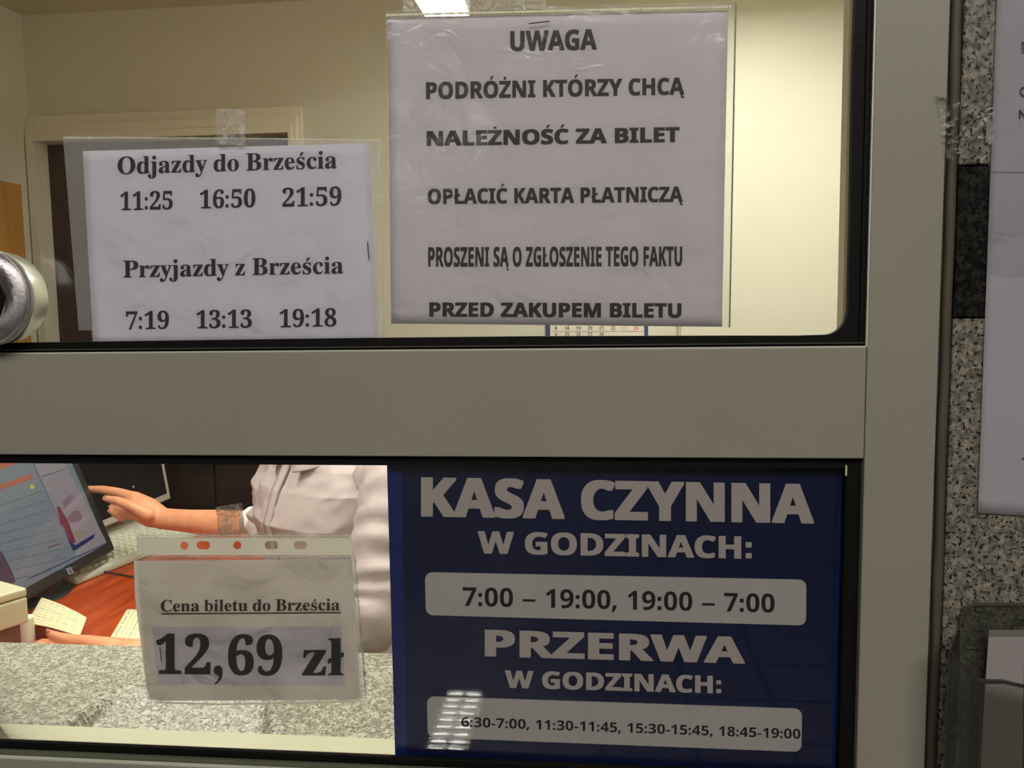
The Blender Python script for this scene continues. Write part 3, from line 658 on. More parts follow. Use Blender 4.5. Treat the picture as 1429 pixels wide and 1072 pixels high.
# paper roll standing beside the printer
rc = PZ(37, 899, ZD); rc = PY(37, 899, rc.y) ; rc.z = ZD + 0.0005
bm = bmesh.new(); bmesh.ops.create_cone(bm, cap_ends=True, segments=32, radius1=0.016, radius2=0.016, depth=0.055, matrix=Matrix.Translation(rc + Vector((0, 0, 0.0275))))
bmesh.ops.bevel(bm, geom=[e for e in bm.edges if abs(e.verts[0].co.z - e.verts[1].co.z) < 1e-4], offset=0.0015, segments=2, affect='EDGES')
rl = mkbm('paper_roll', bm, mat('till_roll_paper', srgb(236, 234, 214), 0.8), None, False); tag(rl, 'small white till roll standing on the desk beside the printer', 'roll')
bm = bmesh.new(); bmesh.ops.create_cone(bm, cap_ends=True, segments=20, radius1=0.006, radius2=0.006, depth=0.0012, matrix=Matrix.Translation(rc + Vector((0, 0, 0.0557)))); mkbm('core', bm, mat('roll_core', srgb(150, 120, 90), 0.8), rl)
# tickets
M_tick = mat('cream_ticket_paper', srgb(236, 228, 178), 0.8, var=0.03, vscale=60); M_print = mat('faint_blue_print', srgb(150, 160, 176), 0.8)
def ticket(c, zs, label, lines):
    P = [PZ(x, y, z) for (x, y), z in zip(c, zs)]
    r = empty('ticket', (sum(p.x for p in P) / 4, sum(p.y for p in P) / 4, min(p.z for p in P)), label, 'ticket')
    n = (P[1] - P[0]).cross(P[3] - P[0]).normalized(); n = n if n.z > 0 else -n
    vs = []; fs = []
    N = 10
    for s in (0, 1):
        for j in range(N + 1):
            for i in range(N + 1):
                u, v = i / N, j / N; p = (P[0] * (1 - u) + P[1] * u) * (1 - v) + (P[3] * (1 - u) + P[2] * u) * v
                vs.append(p + n * (0.004 * math.sin(u * math.pi) * lines[2] + s * 0.0004))
    K = (N + 1) ** 2
    for j in range(N):
        for i in range(N):
            a = j * (N + 1) + i; fs.append([a, a + N + 1, a + N + 2, a + 1]); fs.append([K + a, K + a + 1, K + a + N + 2, K + a + N + 1])
    rg = list(range(N + 1)) + [j * (N + 1) + N for j in range(1, N + 1)] + [N * (N + 1) + i for i in range(N - 1, -1, -1)] + [j * (N + 1) for j in range(N - 1, 0, -1)]
    for k in range(len(rg)): fs.append([rg[k], rg[(k + 1) % len(rg)], rg[(k + 1) % len(rg)] + K, rg[k] + K])
    mk('ticket_sheet', vs, fs, M_tick, r, True)
    bm = bmesh.new()
    def pt(u, v): return (P[0] * (1 - u) + P[1] * u) * (1 - v) + (P[3] * (1 - u) + P[2] * u) * v + n * (0.0008 + 0.004 * math.sin(u * math.pi) * lines[2])
    for k in range(lines[0]):
        a = 0.1 + 0.8 * k / (lines[0] - 1); hw = 0.006 if k % 3 else 0.012
        for s in range(6):
            b0, b1 = 0.08 + s * 0.14, 0.08 + s * 0.14 + random.uniform(0.08, 0.14)
            q = [(b0, a - hw), (b1, a - hw), (b1, a + hw), (b0, a + hw)]
            if lines[1]: q = [(y, x) for x, y in q]
            bm.faces.new([bm.verts.new(pt(*w)) for w in q])
    mkbm('ticket_print', bm, M_print, r)
    return r
ticket([(58, 834), (121, 862), (111, 889), (37, 870)], [0.80, 0.80, 0.792, 0.792], 'cream printed ticket held in the clerk\'s left hand', (9, False, 1.0))
ticket([(177, 850.5), (236, 852), (212, 906), (148, 900)], [ZD + .0008] * 4, 'cream printed ticket lying on the red desk next to the price card', (9, True, 0.0))
# calendar on the back wall
yc = YB - 0.004
cl = empty('wall_calendar', PY(833, 520, yc), 'white wall calendar with dark blue side bars under the large notice', 'calendar')
pxprism('calendar_page', [(762, 330), (905, 330), (905, 560), (762, 560)], yc, 0.0025, mat('calendar_paper', srgb(236, 228, 214), 0.7), cl)
M_blue = mat('calendar_blue', srgb(58, 70, 112), 0.6)
pxprism('side_bar', [(762, 440), (767.8, 440), (767.8, 556), (762, 556)], yc - 0.0026, 0.0008, M_blue, cl); pxprism('side_bar', [(899, 440), (904.6, 440), (904.6, 556), (899, 556)], yc - 0.0026, 0.0008, M_blue, cl)
M_cg = mat('calendar_grey_ink', srgb(120, 116, 118), 0.8); M_cr = mat('calendar_red_ink', srgb(226, 84, 60), 0.8)
def pc_(x, y): return PY(x, y, yc - 0.0034)
for yb, row in ((460.4, ('18', '19', '20', '21', '22', '23', '24')), (469.4, ('25', '26', '27', '28'))):
    for k, s in enumerate(row):
        x = 788 + k * 16.1; line(s, (x, yb), (x + 6.4, yb), 5.2, 'sans', 0.0, pc_, M_cr if s == '24' else mat('calendar_pale_red', srgb(222, 190, 186), 0.8) if s == '23' else M_cg, cl, 'date')
    line('9' if yb > 465 else '8', (774, yb), (777.5, yb), 4.6, 'sans', 0.0, pc_, M_cg, cl, 'date')
for yb in (462.4, 471.5): mk('rule_line', [pc_(770, yb), pc_(898, yb), pc_(898, yb + .5), pc_(770, yb + .5)], [[0, 1, 2, 3]], M_cg, cl)

# ------------------------------------------------------------------ the clerk
M_skin = mat('skin', srgb(228, 164, 122), 0.5, var=0.06, vscale=30, sss=0.12, col2=srgb(222, 146, 108))
M_shirt = mat('pale_lilac_blouse', srgb(184, 170, 168), 0.75, var=0.03, vscale=12, bump=0.1, bscale=400)
M_hair = mat('brown_hair', srgb(70, 44, 28), 0.4, stretch=(1, 1, 0.15), bump=0.6, bscale=300)
M_trouser = mat('dark_trousers', srgb(34, 34, 44), 0.8)
FW = Vector((-0.60, -0.80, 0)).normalized(); RT = Vector((FW.y, -FW.x, 0)); UP = Vector((0, 0, 1))
HIP = Vector((-0.575, 1.30, 0.56))
def bp(f, r, z): return Vector((HIP.x, HIP.y, 0)) + FW * f + RT * r + UP * z
BROT = Matrix((RT, FW, UP)).transposed()
pe = empty('person', (HIP.x, HIP.y, 0), 'clerk in a pale lilac blouse pointing at the touch monitor, ticket in the other hand', 'person')
bm = bmesh.new()
# trunk
for f, z, rx, ry, rz in ((0.0, 0.56, 0.165, 0.115, 0.10), (0.01, 0.68, 0.135, 0.095, 0.12), (0.03, 0.82, 0.14, 0.10, 0.13), (0.05, 0.95, 0.155, 0.105, 0.12), (0.06, 1.03, 0.15, 0.085, 0.06)):
    ell_bm(bm, bp(f, 0, z), rx, ry, rz, BROT)
HC = bp(0.10, 0.0, 1.305)
tube_bm(bm, [bp(0.06, 0, 1.04), bp(0.075, 0, 1.13), bp(0.09, 0, 1.22)], [0.062, 0.052, 0.055], 16)
# head
ell_bm(bm, HC + UP * 0.02, 0.073, 0.092, 0.098, BROT); ell_bm(bm, HC + FW * 0.022 - UP * 0.045, 0.056, 0.062, 0.068, BROT)
tube_bm(bm, [HC + FW * 0.085 + UP * 0.015, HC + FW * 0.098 - UP * 0.008, HC + FW * 0.104 - UP * 0.022], [0.008, 0.010, 0.013], 10)
ell_bm(bm, HC + FW * 0.080 - UP * 0.052, 0.024, 0.010, 0.006, BROT); ell_bm(bm, HC + FW * 0.078 - UP * 0.063, 0.021, 0.010, 0.007, BROT); ell_bm(bm, HC + FW * 0.070 - UP * 0.092, 0.024, 0.018, 0.016, BROT)
for s in (-1, 1):
    ell_bm(bm, HC + RT * s * 0.074 + UP * 0.0, 0.010, 0.020, 0.031, BROT, 12, 10)
    ell_bm(bm, HC + RT * s * 0.032 + FW * 0.080 + UP * 0.034, 0.022, 0.010, 0.007, BROT, 12, 8)
# legs
for s, kx in ((1, 0.02), (-1, 0.0)):
    hip = bp(0.03, s * 0.09, 0.545); knee = bp(0.44 + kx, s * 0.10, 0.54); ank = bp(0.42 + kx, s * 0.11, 0.10)
    tube_bm(bm, [hip, hip.lerp(knee, .5), knee], [0.088, 0.075, 0.058], 18); tube_bm(bm, [knee, knee.lerp(ank, .35), ank], [0.056, 0.053, 0.034], 18)
    tube_bm(bm, [ank + UP * -0.045 - FW * 0.03, ank - UP * 0.05 + FW * 0.06, ank - UP * 0.062 + FW * 0.15], [0.036, 0.036, 0.026], 14)
# right arm: pointing at the screen
Tip = PY(119.5, 682.5, 1.462)
RS = bp(0.05, 0.175, 1.035)
wr_ = PY(226, 724, 1.405); el = PY(372, 737, 1.335)
tube_bm(bm, [RS, RS.lerp(el, .5), el], [0.055, 0.044, 0.040], 18)
tube_bm(bm, [el, el.lerp(wr_, .35), el.lerp(wr_, .75), wr_], [0.040, 0.036, 0.028, 0.0265], 20)
def hp(px, py, Y): return PY(px, py, Y)
view = (PY(200, 700, 1.4) - CP).normalized()
kn = hp(188, 694, 1.425); k2 = hp(186, 704, 1.405); k3 = hp(187, 713, 1.39); k4 = hp(190, 720, 1.38)
tube_bm(bm, [wr_, hp(208, 707, 1.415), kn], [0.0275, 0.023, 0.0155], 16); tube_bm(bm, [wr_, hp(206, 712, 1.405), k2], [0.025, 0.023, 0.0155], 16)
tube_bm(bm, [wr_, hp(206, 717, 1.40), k3], [0.025, 0.022, 0.0145], 16); tube_bm(bm, [wr_, hp(207, 724, 1.395), k4], [0.025, 0.021, 0.0130], 16)
tube_bm(bm, [kn, hp(164, 687, 1.437), hp(142, 683.3, 1.45), Tip], [0.0140, 0.0120, 0.0105, 0.0084], 14)        # index
tube_bm(bm, [k2, hp(166, 701, 1.44), hp(155, 708, 1.448), hp(163, 713, 1.43)], [0.0130, 0.0110, 0.0100, 0.0085], 14)    # middle, folded
tube_bm(bm, [k3, hp(165, 711, 1.425), hp(153, 713.5, 1.43), hp(162, 719, 1.415)], [0.0125, 0.0108, 0.0095, 0.0082], 14)  # ring
tube_bm(bm, [k4, hp(171, 719, 1.405), hp(160, 719, 1.41), hp(169, 725, 1.40)], [0.0115, 0.0098, 0.0086, 0.0075], 14)     # little
tube_bm(bm, [hp(206, 718, 1.375), hp(184, 707, 1.365), hp(164, 699, 1.375), hp(147, 695.5, 1.39)], [0.0185, 0.0130, 0.0112, 0.0080], 14)  # thumb
# left arm: forearm on the desk, hand holding a ticket
LS = bp(0.05, -0.20, 1.03)
le = Vector((-0.465, 1.00, 0.805)); lw = PY(196, 909, 0.90)
tube_bm(bm, [LS, LS.lerp(le, .5), le], [0.055, 0.044, 0.040], 18); tube_bm(bm, [le, le.lerp(lw, .35), le.lerp(lw, .8), lw], [0.040, 0.036, 0.027, 0.025], 20)
for j, (a, b, c, r) in enumerate((((112, 902), (86, 899), (58, 897), 0.0105), ((114, 908), (84, 904), (52, 900), 0.0110), ((118, 914), (88, 912), (58, 908), 0.0105), ((124, 920), (98, 920), (72, 918), 0.0092))):
    Yk = 0.925 - j * 0.020
    tube_bm(bm, [lw, PY(155, 903 + j * 4, Yk - 0.01), PY(a[0], a[1], Yk)], [0.022, 0.019, r + 0.003], 14)
    tube_bm(bm, [PY(a[0], a[1], Yk), PY(b[0], b[1], Yk), PY(c[0], c[1], Yk)], [r + 0.002, r, r * .8], 14)
tube_bm(bm, [PY(160, 905, 0.885), PY(125, 897, 0.895), PY(96, 893.5, 0.905), PY(80, 889, 0.91), PY(69, 884, 0.915)], [0.020, 0.0145, 0.0118, 0.0100, 0.0075], 14)
bmesh.ops.recalc_face_normals(bm, faces=bm.faces)
raw = mkbm('raw', bm, None)
md = raw.modifiers.new('r', 'REMESH'); md.mode = 'VOXEL'; md.voxel_size = 0.0036; md.use_smooth_shade = True
sm = raw.modifiers.new('s', 'SMOOTH'); sm.factor = 0.5; sm.iterations = 4
bpy.context.view_layer.update()
me = bpy.data.meshes.new_from_object(raw.evaluated_get(bpy.context.evaluated_depsgraph_get()))
vs = [raw.matrix_world @ v.co for v in me.vertices]; fs = [list(p.vertices) for p in me.polygons]
bpy.data.objects.remove(raw)
body = mk('body', vs, fs, M_skin, pe, True)
M_nail = mat('fingernail', srgb(206, 140, 122), 0.25)
def nail(p, r, M=None):
    b = bmesh.new(); ell_bm(b, p, *r, M, 12, 8); return mkbm('fingernail', b, M_nail, pe, True)
nail(PY(147.5, 693.8, 1.3835), (0.0060, 0.0022, 0.0042)); nail(PY(66.5, 881.0, 0.9095), (0.0044, 0.0025, 0.0050))
# face details
for s in (-1, 1):
    b = bmesh.new(); ell_bm(b, HC + RT * s * 0.031 + FW * 0.0795 + UP * 0.019, 0.0135, 0.0085, 0.0062, BROT, 16, 12); e = mkbm('eye', b, mat('eye_white', srgb(230, 226, 220), 0.2), pe, True)
    b = bmesh.new(); ell_bm(b, HC + RT * s * 0.031 + FW * 0.0865 + UP * 0.019, 0.0052, 0.0028, 0.0052, BROT, 12, 8); mkbm('iris', b, mat('iris_brown', srgb(60, 40, 26), 0.2), e, True)
    tube('eyebrow', [HC + RT * s * a + FW * c + UP * z for a, c, z in ((0.016, 0.090, 0.040), (0.032, 0.088, 0.045), (0.048, 0.076, 0.041))], [0.0030, 0.0034, 0.0018], M_hair, pe, 8)
b = bmesh.new(); ell_bm(b, HC + FW * 0.086 - UP * 0.057, 0.021, 0.0065, 0.0085, BROT, 16, 10); mkbm('lips', b, mat('lips', srgb(178, 96, 86), 0.4), pe, True)
# hair: cap with a bun
b = bmesh.new(); ell_bm(b, HC - FW * 0.014 + UP * 0.034, 0.084, 0.098, 0.098, BROT, 48, 32)
for v in list(b.verts):
    d = v.co - HC; f, z = d.dot(FW), d.z
    if f > 0.045 and z < 0.075: v.co = HC + d * 0.72
    elif z < -0.02: v.co = HC + d * 0.86
    else: v.co = HC + d * (1 + 0.012 * noise.noise(v.co * 60))
ell_bm(b, HC - FW * 0.105 - UP * 0.010, 0.038, 0.034, 0.036, BROT, 24, 16); mkbm('hair', b, M_hair, pe, True)
# blouse trunk: lofted rings
def loft(name, rings, m, par, nseg=96, wr=0.004, seed=0.0, freq=9.0, closed=True):
    vs = []; fs = []
    for i, (c, a, b2, ra, rb) in enumerate(rings):
        for k in range(nseg):
            t = 2 * math.pi * k / nseg; x, y = math.cos(t), math.sin(t)
            x = math.copysign(abs(x) ** 0.86, x); y = math.copysign(abs(y) ** 0.86, y)
            p = c + a * ra * x + b2 * rb * y; d = (p - c).normalized()
            q = Vector((p.x * freq, p.y * freq, p.z * freq * 1.6 + seed)); w = noise.noise(q) * 0.6 + (0.5 - abs(noise.noise(q * 1.9 + Vector((3, 1, 2))))) * 0.8
            vs.append(p + d * wr * w)
    for i in range(len(rings) - 1):
        for k in range(nseg): a_ = i * nseg + k; b_ = i * nseg + (k + 1) % nseg; fs.append([a_, b_, b_ + nseg, a_ + nseg])
    o = mk(name, vs, fs, m, par, True)
    return o
def interp(keys, n):
    out = []
    for i in range(n):
        t = i / (n - 1) * (len(keys) - 1); k = min(int(t), len(keys) - 2); u = t - k; u = u * u * (3 - 2 * u)
        out.append([keys[k][j] * (1 - u) + keys[k + 1][j] * u for j in range(len(keys[0]))])
    return out
keys = [(0.0, 0.555, 0.195, 0.150), (0.01, 0.66, 0.178, 0.136), (0.025, 0.76, 0.172, 0.130), (0.045, 0.86, 0.182, 0.140), (0.06, 0.95, 0.192, 0.142), (0.06, 1.02, 0.190, 0.118), (0.06, 1.065, 0.150, 0.092), (0.068, 1.095, 0.085, 0.072), (0.072, 1.112, 0.066, 0.062)]
rings = [(bp(f, 0, z), RT, FW, ra, rb) for f, z, ra, rb in interp(keys, 90)]
blouse = loft('blouse', rings, M_shirt, pe, 128, 0.010, 0.0, 11.0)
# placket and collar
bm = bmesh.new()
prev = None
for i in range(8, 84):
    c, a, b2, ra, rb = rings[i]; row = []
    for off in (-0.014, 0.014):
        x = 0.02 + off; y = rb * (max(0.0, 1 - abs(x / ra) ** 2)) ** 0.5; row.append(bm.verts.new(c + RT * x + FW * (y + 0.009)))
    if prev: bm.faces.new([prev[0], prev[1], row[1], row[0]])
    prev = row
g = bmesh.ops.extrude_face_region(bm, geom=list(bm.faces)); bmesh.ops.translate(bm, vec=-FW * 0.006, verts=[v for v in g['geom'] if isinstance(v, bmesh.types.BMVert)])
mkbm('placket', bm, M_shirt, blouse, True)
bm = bmesh.new(); n = 40; top = []; bot = []
for k in range(n + 1):
    t = math.radians(110 + 320 * k / n) ; d = RT * math.cos(t) + FW * math.sin(t)
    fall = 0.030 + 0.035 * max(0, math.sin(t)) 
    top.append(bm.verts.new(bp(0.072, 0, 1.128) + d * 0.064)); bot.append(bm.verts.new(bp(0.072, 0, 1.128 - fall) + d * (0.084 + 0.028 * max(0, math.sin(t)))))
for k in range(n): bm.faces.new([top[k], top[k + 1], bot[k + 1], bot[k]])
g = bmesh.ops.extrude_face_region(bm, geom=list(bm.faces)); bmesh.ops.translate(bm, vec=UP * 0.003, verts=[v for v in g['geom'] if isinstance(v, bmesh.types.BMVert)])
mkbm('collar', bm, M_shirt, blouse, True)
# sleeves with folds
def sleeve(pts, rads, folds, fold_at, name='sleeve', cuff=True):
    P = []; Rr = []; n = 70
    for i in range(n):
        t = i / (n - 1) * (len(pts) - 1); k = min(int(t), len(pts) - 2); u = t - k
        p = [pts[max(k - 1, 0)], pts[k], pts[k + 1], pts[min(k + 2, len(pts) - 1)]]
        q = 0.5 * ((2 * p[1]) + (p[2] - p[0]) * u + (2 * p[0] - 5 * p[1] + 4 * p[2] - p[3]) * u * u + (3 * p[1] - p[0] - 3 * p[2] + p[3]) * u ** 3)
        P.append(q); Rr.append(rads[k] * (1 - u) + rads[k + 1] * u)
    rg = []; a = Vector((0.3, 1, 0.1))
    for i in range(n):
        d = (P[min(i + 1, n - 1)] - P[max(i - 1, 0)]).normalized(); a = (a - d * a.dot(d)).normalized(); b = d.cross(a)
        s = i / (n - 1); amt = math.exp(-((s - fold_at) / 0.28) ** 2)
        r = Rr[i] * (1 + 0.10 * amt * math.sin(s * folds * 2 * math.pi + 0.8 * math.sin(s * 31)))
        rg.append((P[i] + b * 0.004 * math.sin(s * folds * 5), a, b, r, r))
    o = loft(name, rg, M_shirt, blouse, 64, 0.006, 5.0, 16.0)
    bm = bmesh.new(); bm.from_mesh(o.data); bmesh.ops.holes_fill(bm, edges=[e for e in bm.edges if e.is_boundary]); bm.to_mesh(o.data); bm.free(); return P, Rr
cR = PY(356, 728, 1.34)
sleeve([bp(0.05, 0.13, 1.05), RS + UP * 0.0, RS.lerp(el, 0.5), el + Vector((0.012, 0, 0.0)), cR], [0.052, 0.062, 0.058, 0.052, 0.040], 5, 0.70)
d = (cR - el).normalized()
tube('cuff', [PY(358.5, 727.5, 1.34), PY(354.5, 727, 1.34)], [0.036, 0.036], mat('white_cuff_lining', srgb(238, 234, 232), 0.7), pe, 28)
lc = le.lerp(lw, 0.42)
sleeve([bp(0.05, -0.14, 1.05), LS, LS.lerp(le, 0.5) + Vector((0.012, -0.01, 0)), le + Vector((0.012, -0.004, 0.0)), lc], [0.052, 0.061, 0.060, 0.060, 0.050], 11, 0.66)
# trousers over the legs
for s, kx in ((1, 0.02), (-1, 0.0)):
    hip = bp(0.02, s * 0.09, 0.55); knee = bp(0.445 + kx, s * 0.10, 0.545); ank = bp(0.42 + kx, s * 0.11, 0.13)
    tube('trouser_leg', [hip, hip.lerp(knee, .5), knee, knee.lerp(ank, .4), ank], [0.098, 0.085, 0.070, 0.064, 0.052], M_trouser, pe, 24)
    bm = bmesh.new(); tube_bm(bm, [ank - UP * 0.075 - FW * 0.035, ank - UP * 0.08 + FW * 0.06, ank - UP * 0.088 + FW * 0.155], [0.045, 0.044, 0.034], 16)
    for v in bm.verts: v.co.z = max(v.co.z, 0.003)
    mkbm('shoe', bm, mat('black_shoe', srgb(20, 20, 22), 0.3), pe, True)
# office chair
ch = empty('office_chair', (HIP.x, HIP.y, 0), 'black office chair under the clerk, mostly hidden by the blue sign', 'chair')
M_ch = mat('black_upholstery', srgb(26, 26, 28), 0.8)
t = bbox(bmesh.new(), -0.24, 0.24, -0.22, 0.24, 0.385, 0.445, 0.028, 4)
for v in t.verts: v.co = Vector((HIP.x, HIP.y, 0)) + RT * v.co.x + FW * v.co.y + UP * v.co.z
mkbm('seat', t, M_ch, ch, True)
t = bbox(bmesh.new(), -0.20, 0.20, -0.27, -0.22, 0.56, 0.98, 0.022, 4)
for v in t.verts: v.co = Vector((HIP.x, HIP.y, 0)) + RT * v.co.x + FW * v.co.y + UP * v.co.z
mkbm('backrest', t, M_ch, ch, True)
tube('back_bar', [bp(-0.12, 0, 0.375), bp(-0.29, 0, 0.40), bp(-0.285, 0, 0.70)], [0.012] * 3, M_gasket, ch)
tube('gas_column', [bp(0, 0, 0.08), bp(0, 0, 0.38)], [0.026, 0.022], M_gasket, ch)
for k in range(5):
    a = 2 * math.pi * k / 5; e = Vector((HIP.x + 0.27 * math.cos(a), HIP.y + 0.27 * math.sin(a), 0.065))
    tube('base_arm', [bp(0, 0, 0.10), e], [0.022, 0.014], M_gasket, ch); tube('castor', [e + Vector((0.012 * math.sin(a), -0.012 * math.cos(a), -0.037)), e + Vector((-0.012 * math.sin(a), 0.012 * math.cos(a), -0.037))], [0.022, 0.022], M_gasket, ch, 14)


# ------------------------------------------------------------------ notices on the glass
def seam(pts_px, Y, m, parent, step=3.0, r=0.0007, name='seam'):
    bm = bmesh.new()
    for (x0, y0), (x1, y1) in zip(pts_px[:-1], pts_px[1:]):
        L = math.hypot(x1 - x0, y1 - y0); n = int(L / step)
        for k in range(n):
            p = PY(x0 + (x1 - x0) * k / n, y0 + (y1 - y0) * k / n, Y); a = r * (0.8 + 0.4 * random.random())
            bbox(bm, p.x - a, p.x + a, p.y - 0.0004, p.y, p.z - a * .7, p.z + a * .7)
    return tag(mkbm(name, bm, m, parent), kind='stuff')
G = YU - 0.0004     # outer face of the upper pane
# departures / arrivals
n1 = empty('timetable_notice', PY(320, 475, G), 'smaller notice with departure and arrival times, left on the upper pane', 'notice')
sheet('sleeve_back', [(88, 190), (531, 194), (531, 462), (110, 461)], G - 0.0002, M_sleeve_hazy, n1, 30, 20, 0.0002)
sheet('paper', [(115.8, 211), (515.7, 200), (527, 480), (130.3, 482)], G - 0.0016, M_paper, n1, 30, 20, 0.00015, seed=2)
Yp = G - 0.0023
def on1(x, y): return PY(x, y, Yp)
for s, a, b, h in (('Odjazdy do Brześcia', (164, 243), (470, 234.5), 24), ('11:25', (168, 293.4), (241, 292), 24.5), ('16:50', (279, 291), (356.4, 289), 24.5), ('21:59', (394, 288.5), (476.4, 286.5), 25),
                   ('Przyjazdy z Brześcia', (172, 387.3), (479, 381.5), 23.5), ('7:19', (175.7, 460), (235.8, 458.8), 24), ('13:13', (274.2, 458.3), (351.4, 457.2), 24), ('19:18', (390, 457), (469.5, 455.3), 24)):
    line(s, a, b, h, 'serif', 0.005, on1, M_ink, n1)
sheet('sleeve_front', [(88, 190), (534, 193), (537, 474), (128, 476)], G - 0.0027, M_sleeve, n1, 40, 28, 0.0007, 30, seed=5)
seam([(90, 192), (532, 195)], G - 0.0046, M_seam, n1, 3.4, 0.0005); seam([(529.5, 198), (532, 470)], G - 0.0046, M_seam, n1, 3.4, 0.0004)
pxprism('pen_mark', [(512.2, 337), (513.6, 337), (515.6, 362), (514.2, 362)], G - 0.0047, 0.0002, M_ink, n1)
def tape(c, Y, m, label, nx=14, nz=10, amp=0.0009, sc=120): 
    o = sheet('adhesive_tape', c, Y, m, None, nx, nz, amp, sc, seed=9); return tag(o, label, 'tape')
tape([(302, 151.5), (342, 154), (343, 204), (302, 202)], G - 0.0052, M_tape, 'clear tape holding the top of the timetable notice')
# large notice
n2 = empty('card_payment_notice', PY(780, 457, G), 'large notice headed UWAGA about paying by card, on the upper pane', 'notice')
sheet('sleeve_back', [(539.3, 15), (1028, 2), (1019, 457), (545.5, 452)], G - 0.0002, M_sleeve, n2, 30, 24, 0.0002)
sheet('paper', [(541, 24.5), (1016, 15), (1007.4, 456), (546, 451.5)], G - 0.0014, M_paper_grey, n2, 30, 24, 0.00015, seed=3)
Yq = G - 0.0021
def on2(x, y): return PY(x, y, Yq)
for s, a, b, h, off in (('UWAGA', (712, 71.3), (833, 68.6), 28, .022), ('PODRÓŻNI KTÓRZY CHCĄ', (594.5, 138), (955, 131.5), 23.3, .020), ('NALEŻNOŚĆ ZA BILET', (595.3, 203.4), (948.4, 197.7), 20.5, .027),
                        ('OPŁACIĆ KARTA PŁATNICZĄ', (596.8, 284.5), (953, 281.4), 21, .021), ('PROSZENI SĄ O ZGŁOSZENIE TEGO FAKTU', (597.5, 372), (952, 371), 27, .018), ('PRZED ZAKUPEM BILETU', (599, 441.6), (951, 443), 19.7, .027)):
    line(s, a, b, h, 'sans', off, on2, M_ink, n2)
sheet('sleeve_front', [(539.3, 15), (1028, 2), (1019, 457), (545.5, 452)], G - 0.0025, M_sleeve, n2, 44, 36, 0.0008, 22, seed=8)
seam([(541, 21), (1022, 9.5)], G - 0.0045, M_seam, n2, 3.6, 0.00095); 
pxprism('sleeve_edge', [(1025.5, 4), (1028, 4), (1019.2, 457), (1016.8, 457)], G - 0.0046, 0.0003, mat('sleeve_edge', srgb(150, 142, 118), 0.4), n2)
tube('staple', [PY(738.5, 33, G - 0.005), PY(752, 31.4, G - 0.0056), PY(766.6, 29.7, G - 0.005)], 0.0004, M_steel, n2, 6)
tape([(562, -30), (760, -34), (762, 13), (563, 17)], G - 0.0052, M_tape, 'clear tape across the top edge of the large UWAGA notice', 24, 10)
# price card in a punched sleeve
GL = YL - 0.0004
n3 = empty('price_card', PY(350, 980, GL), 'ticket price card reading 12,69 in a punched plastic sleeve', 'notice')
sheet('sleeve_back', [(187.5, 779), (494, 776), (506, 979), (206, 977)], GL - 0.0002, M_sleeve_hazy, n3, 24, 20, 0.0002)
pp = [(187, 783), (491, 781), (503, 972), (498, 976), (222, 978), (211, 974), (205, 962), (193, 868), (188.5, 832)]
pxprism('paper', pp, GL - 0.0012, 0.0003, M_paper_warm, n3)
pxprism('price_strip', [(212, 875.4), (476, 874), (481.4, 957), (221, 954)], GL - 0.0017, 0.0003, M_paper_grey, n3)
def on3(x, y): return PY(x, y, GL - 0.0022)
line('Cena biletu do Brześcia', (224.3, 853.6), (474, 851.8), 16, 'serif', 0.004, on3, mat('brown_black_ink', srgb(46, 36, 32), 0.6), n3)
pxprism('underline', [(225.3, 855.8), (475.7, 854.2), (475.7, 855.9), (225.3, 857.6)], GL - 0.0020, 0.0002, mat('underline_ink', srgb(46, 36, 32), 0.6), n3)
line('12,69', (217.8, 940), (394, 942.4), 53, 'serif', 0.010, on3, M_ink, n3); line('zł', (421.5, 942.5), (480, 942.2), 51.5, 'serif', 0.008, on3, M_ink, n3)
def ov(cx, cy, w, h, n=16):
    out = []
    for k in range(n):
        t = 2 * math.pi * k / n; x = math.cos(t) * h / 2; out.append((cx + x + (w - h) / 2 * (1 if x > 1e-6 else -1 if x < -1e-6 else 0), cy + math.sin(t) * h / 2))
    return out
hl_ = [ov(257.5, 761.4, 11.2, 11.2), ov(284, 761, 19, 12), ov(331.3, 761, 11.4, 11.4), ov(379, 761, 19, 12), ov(419.3, 761, 19, 12)]
pxprism('punched_strip', [(191.4, 750), (490.5, 751), (491.6, 775), (191.5, 775)], GL - 0.0022, 0.0004, M_strip, n3, hl_)
sheet('sleeve_top', [(191, 744), (491, 744.5), (491, 751), (191, 750)], GL - 0.0010, M_sleeve_hazy, n3, 24, 3, 0.0002)
sheet('sleeve_front', [(191, 774), (496, 774), (510, 976), (206, 980)], GL - 0.0028, M_sleeve, n3, 36, 28, 0.0010, 30, seed=12)
sheet('sleeve_flap', [(487, 776), (496, 774), (512, 972), (499, 977)], GL - 0.0062, M_sleeve_hazy, n3, 6, 24, 0.0012, 60, seed=14)
seam([(192, 747.5), (490, 748)], GL - 0.0050, M_seam, n3, 3.0, 0.0005); seam([(192, 776.5), (491, 777)], GL - 0.0052, M_seam, n3, 3.0, 0.0005)
pxprism('sleeve_lip', [(222, 979.2), (300, 981.6), (420, 980), (505, 977.2), (505, 979.4), (420, 982.4), (300, 984), (222, 981.4)], GL - 0.0056, 0.0003, M_seam, n3)
pxprism('sleeve_fold', [(494.5, 776), (496.5, 776), (503, 860), (512, 970), (509.5, 972), (501, 862)], GL - 0.0088, 0.0003, M_tape, n3)
pxprism('pen_mark', [(222.6, 903), (223.6, 903), (226, 924), (225, 924)], GL - 0.0053, 0.0002, M_ink, n3)
tape([(302, 707), (338.5, 701.5), (343, 744), (305.5, 746)], GL - 0.0054, M_tape_brown, 'crinkled brownish tape above the price card', 18, 18, 0.0012, 160)
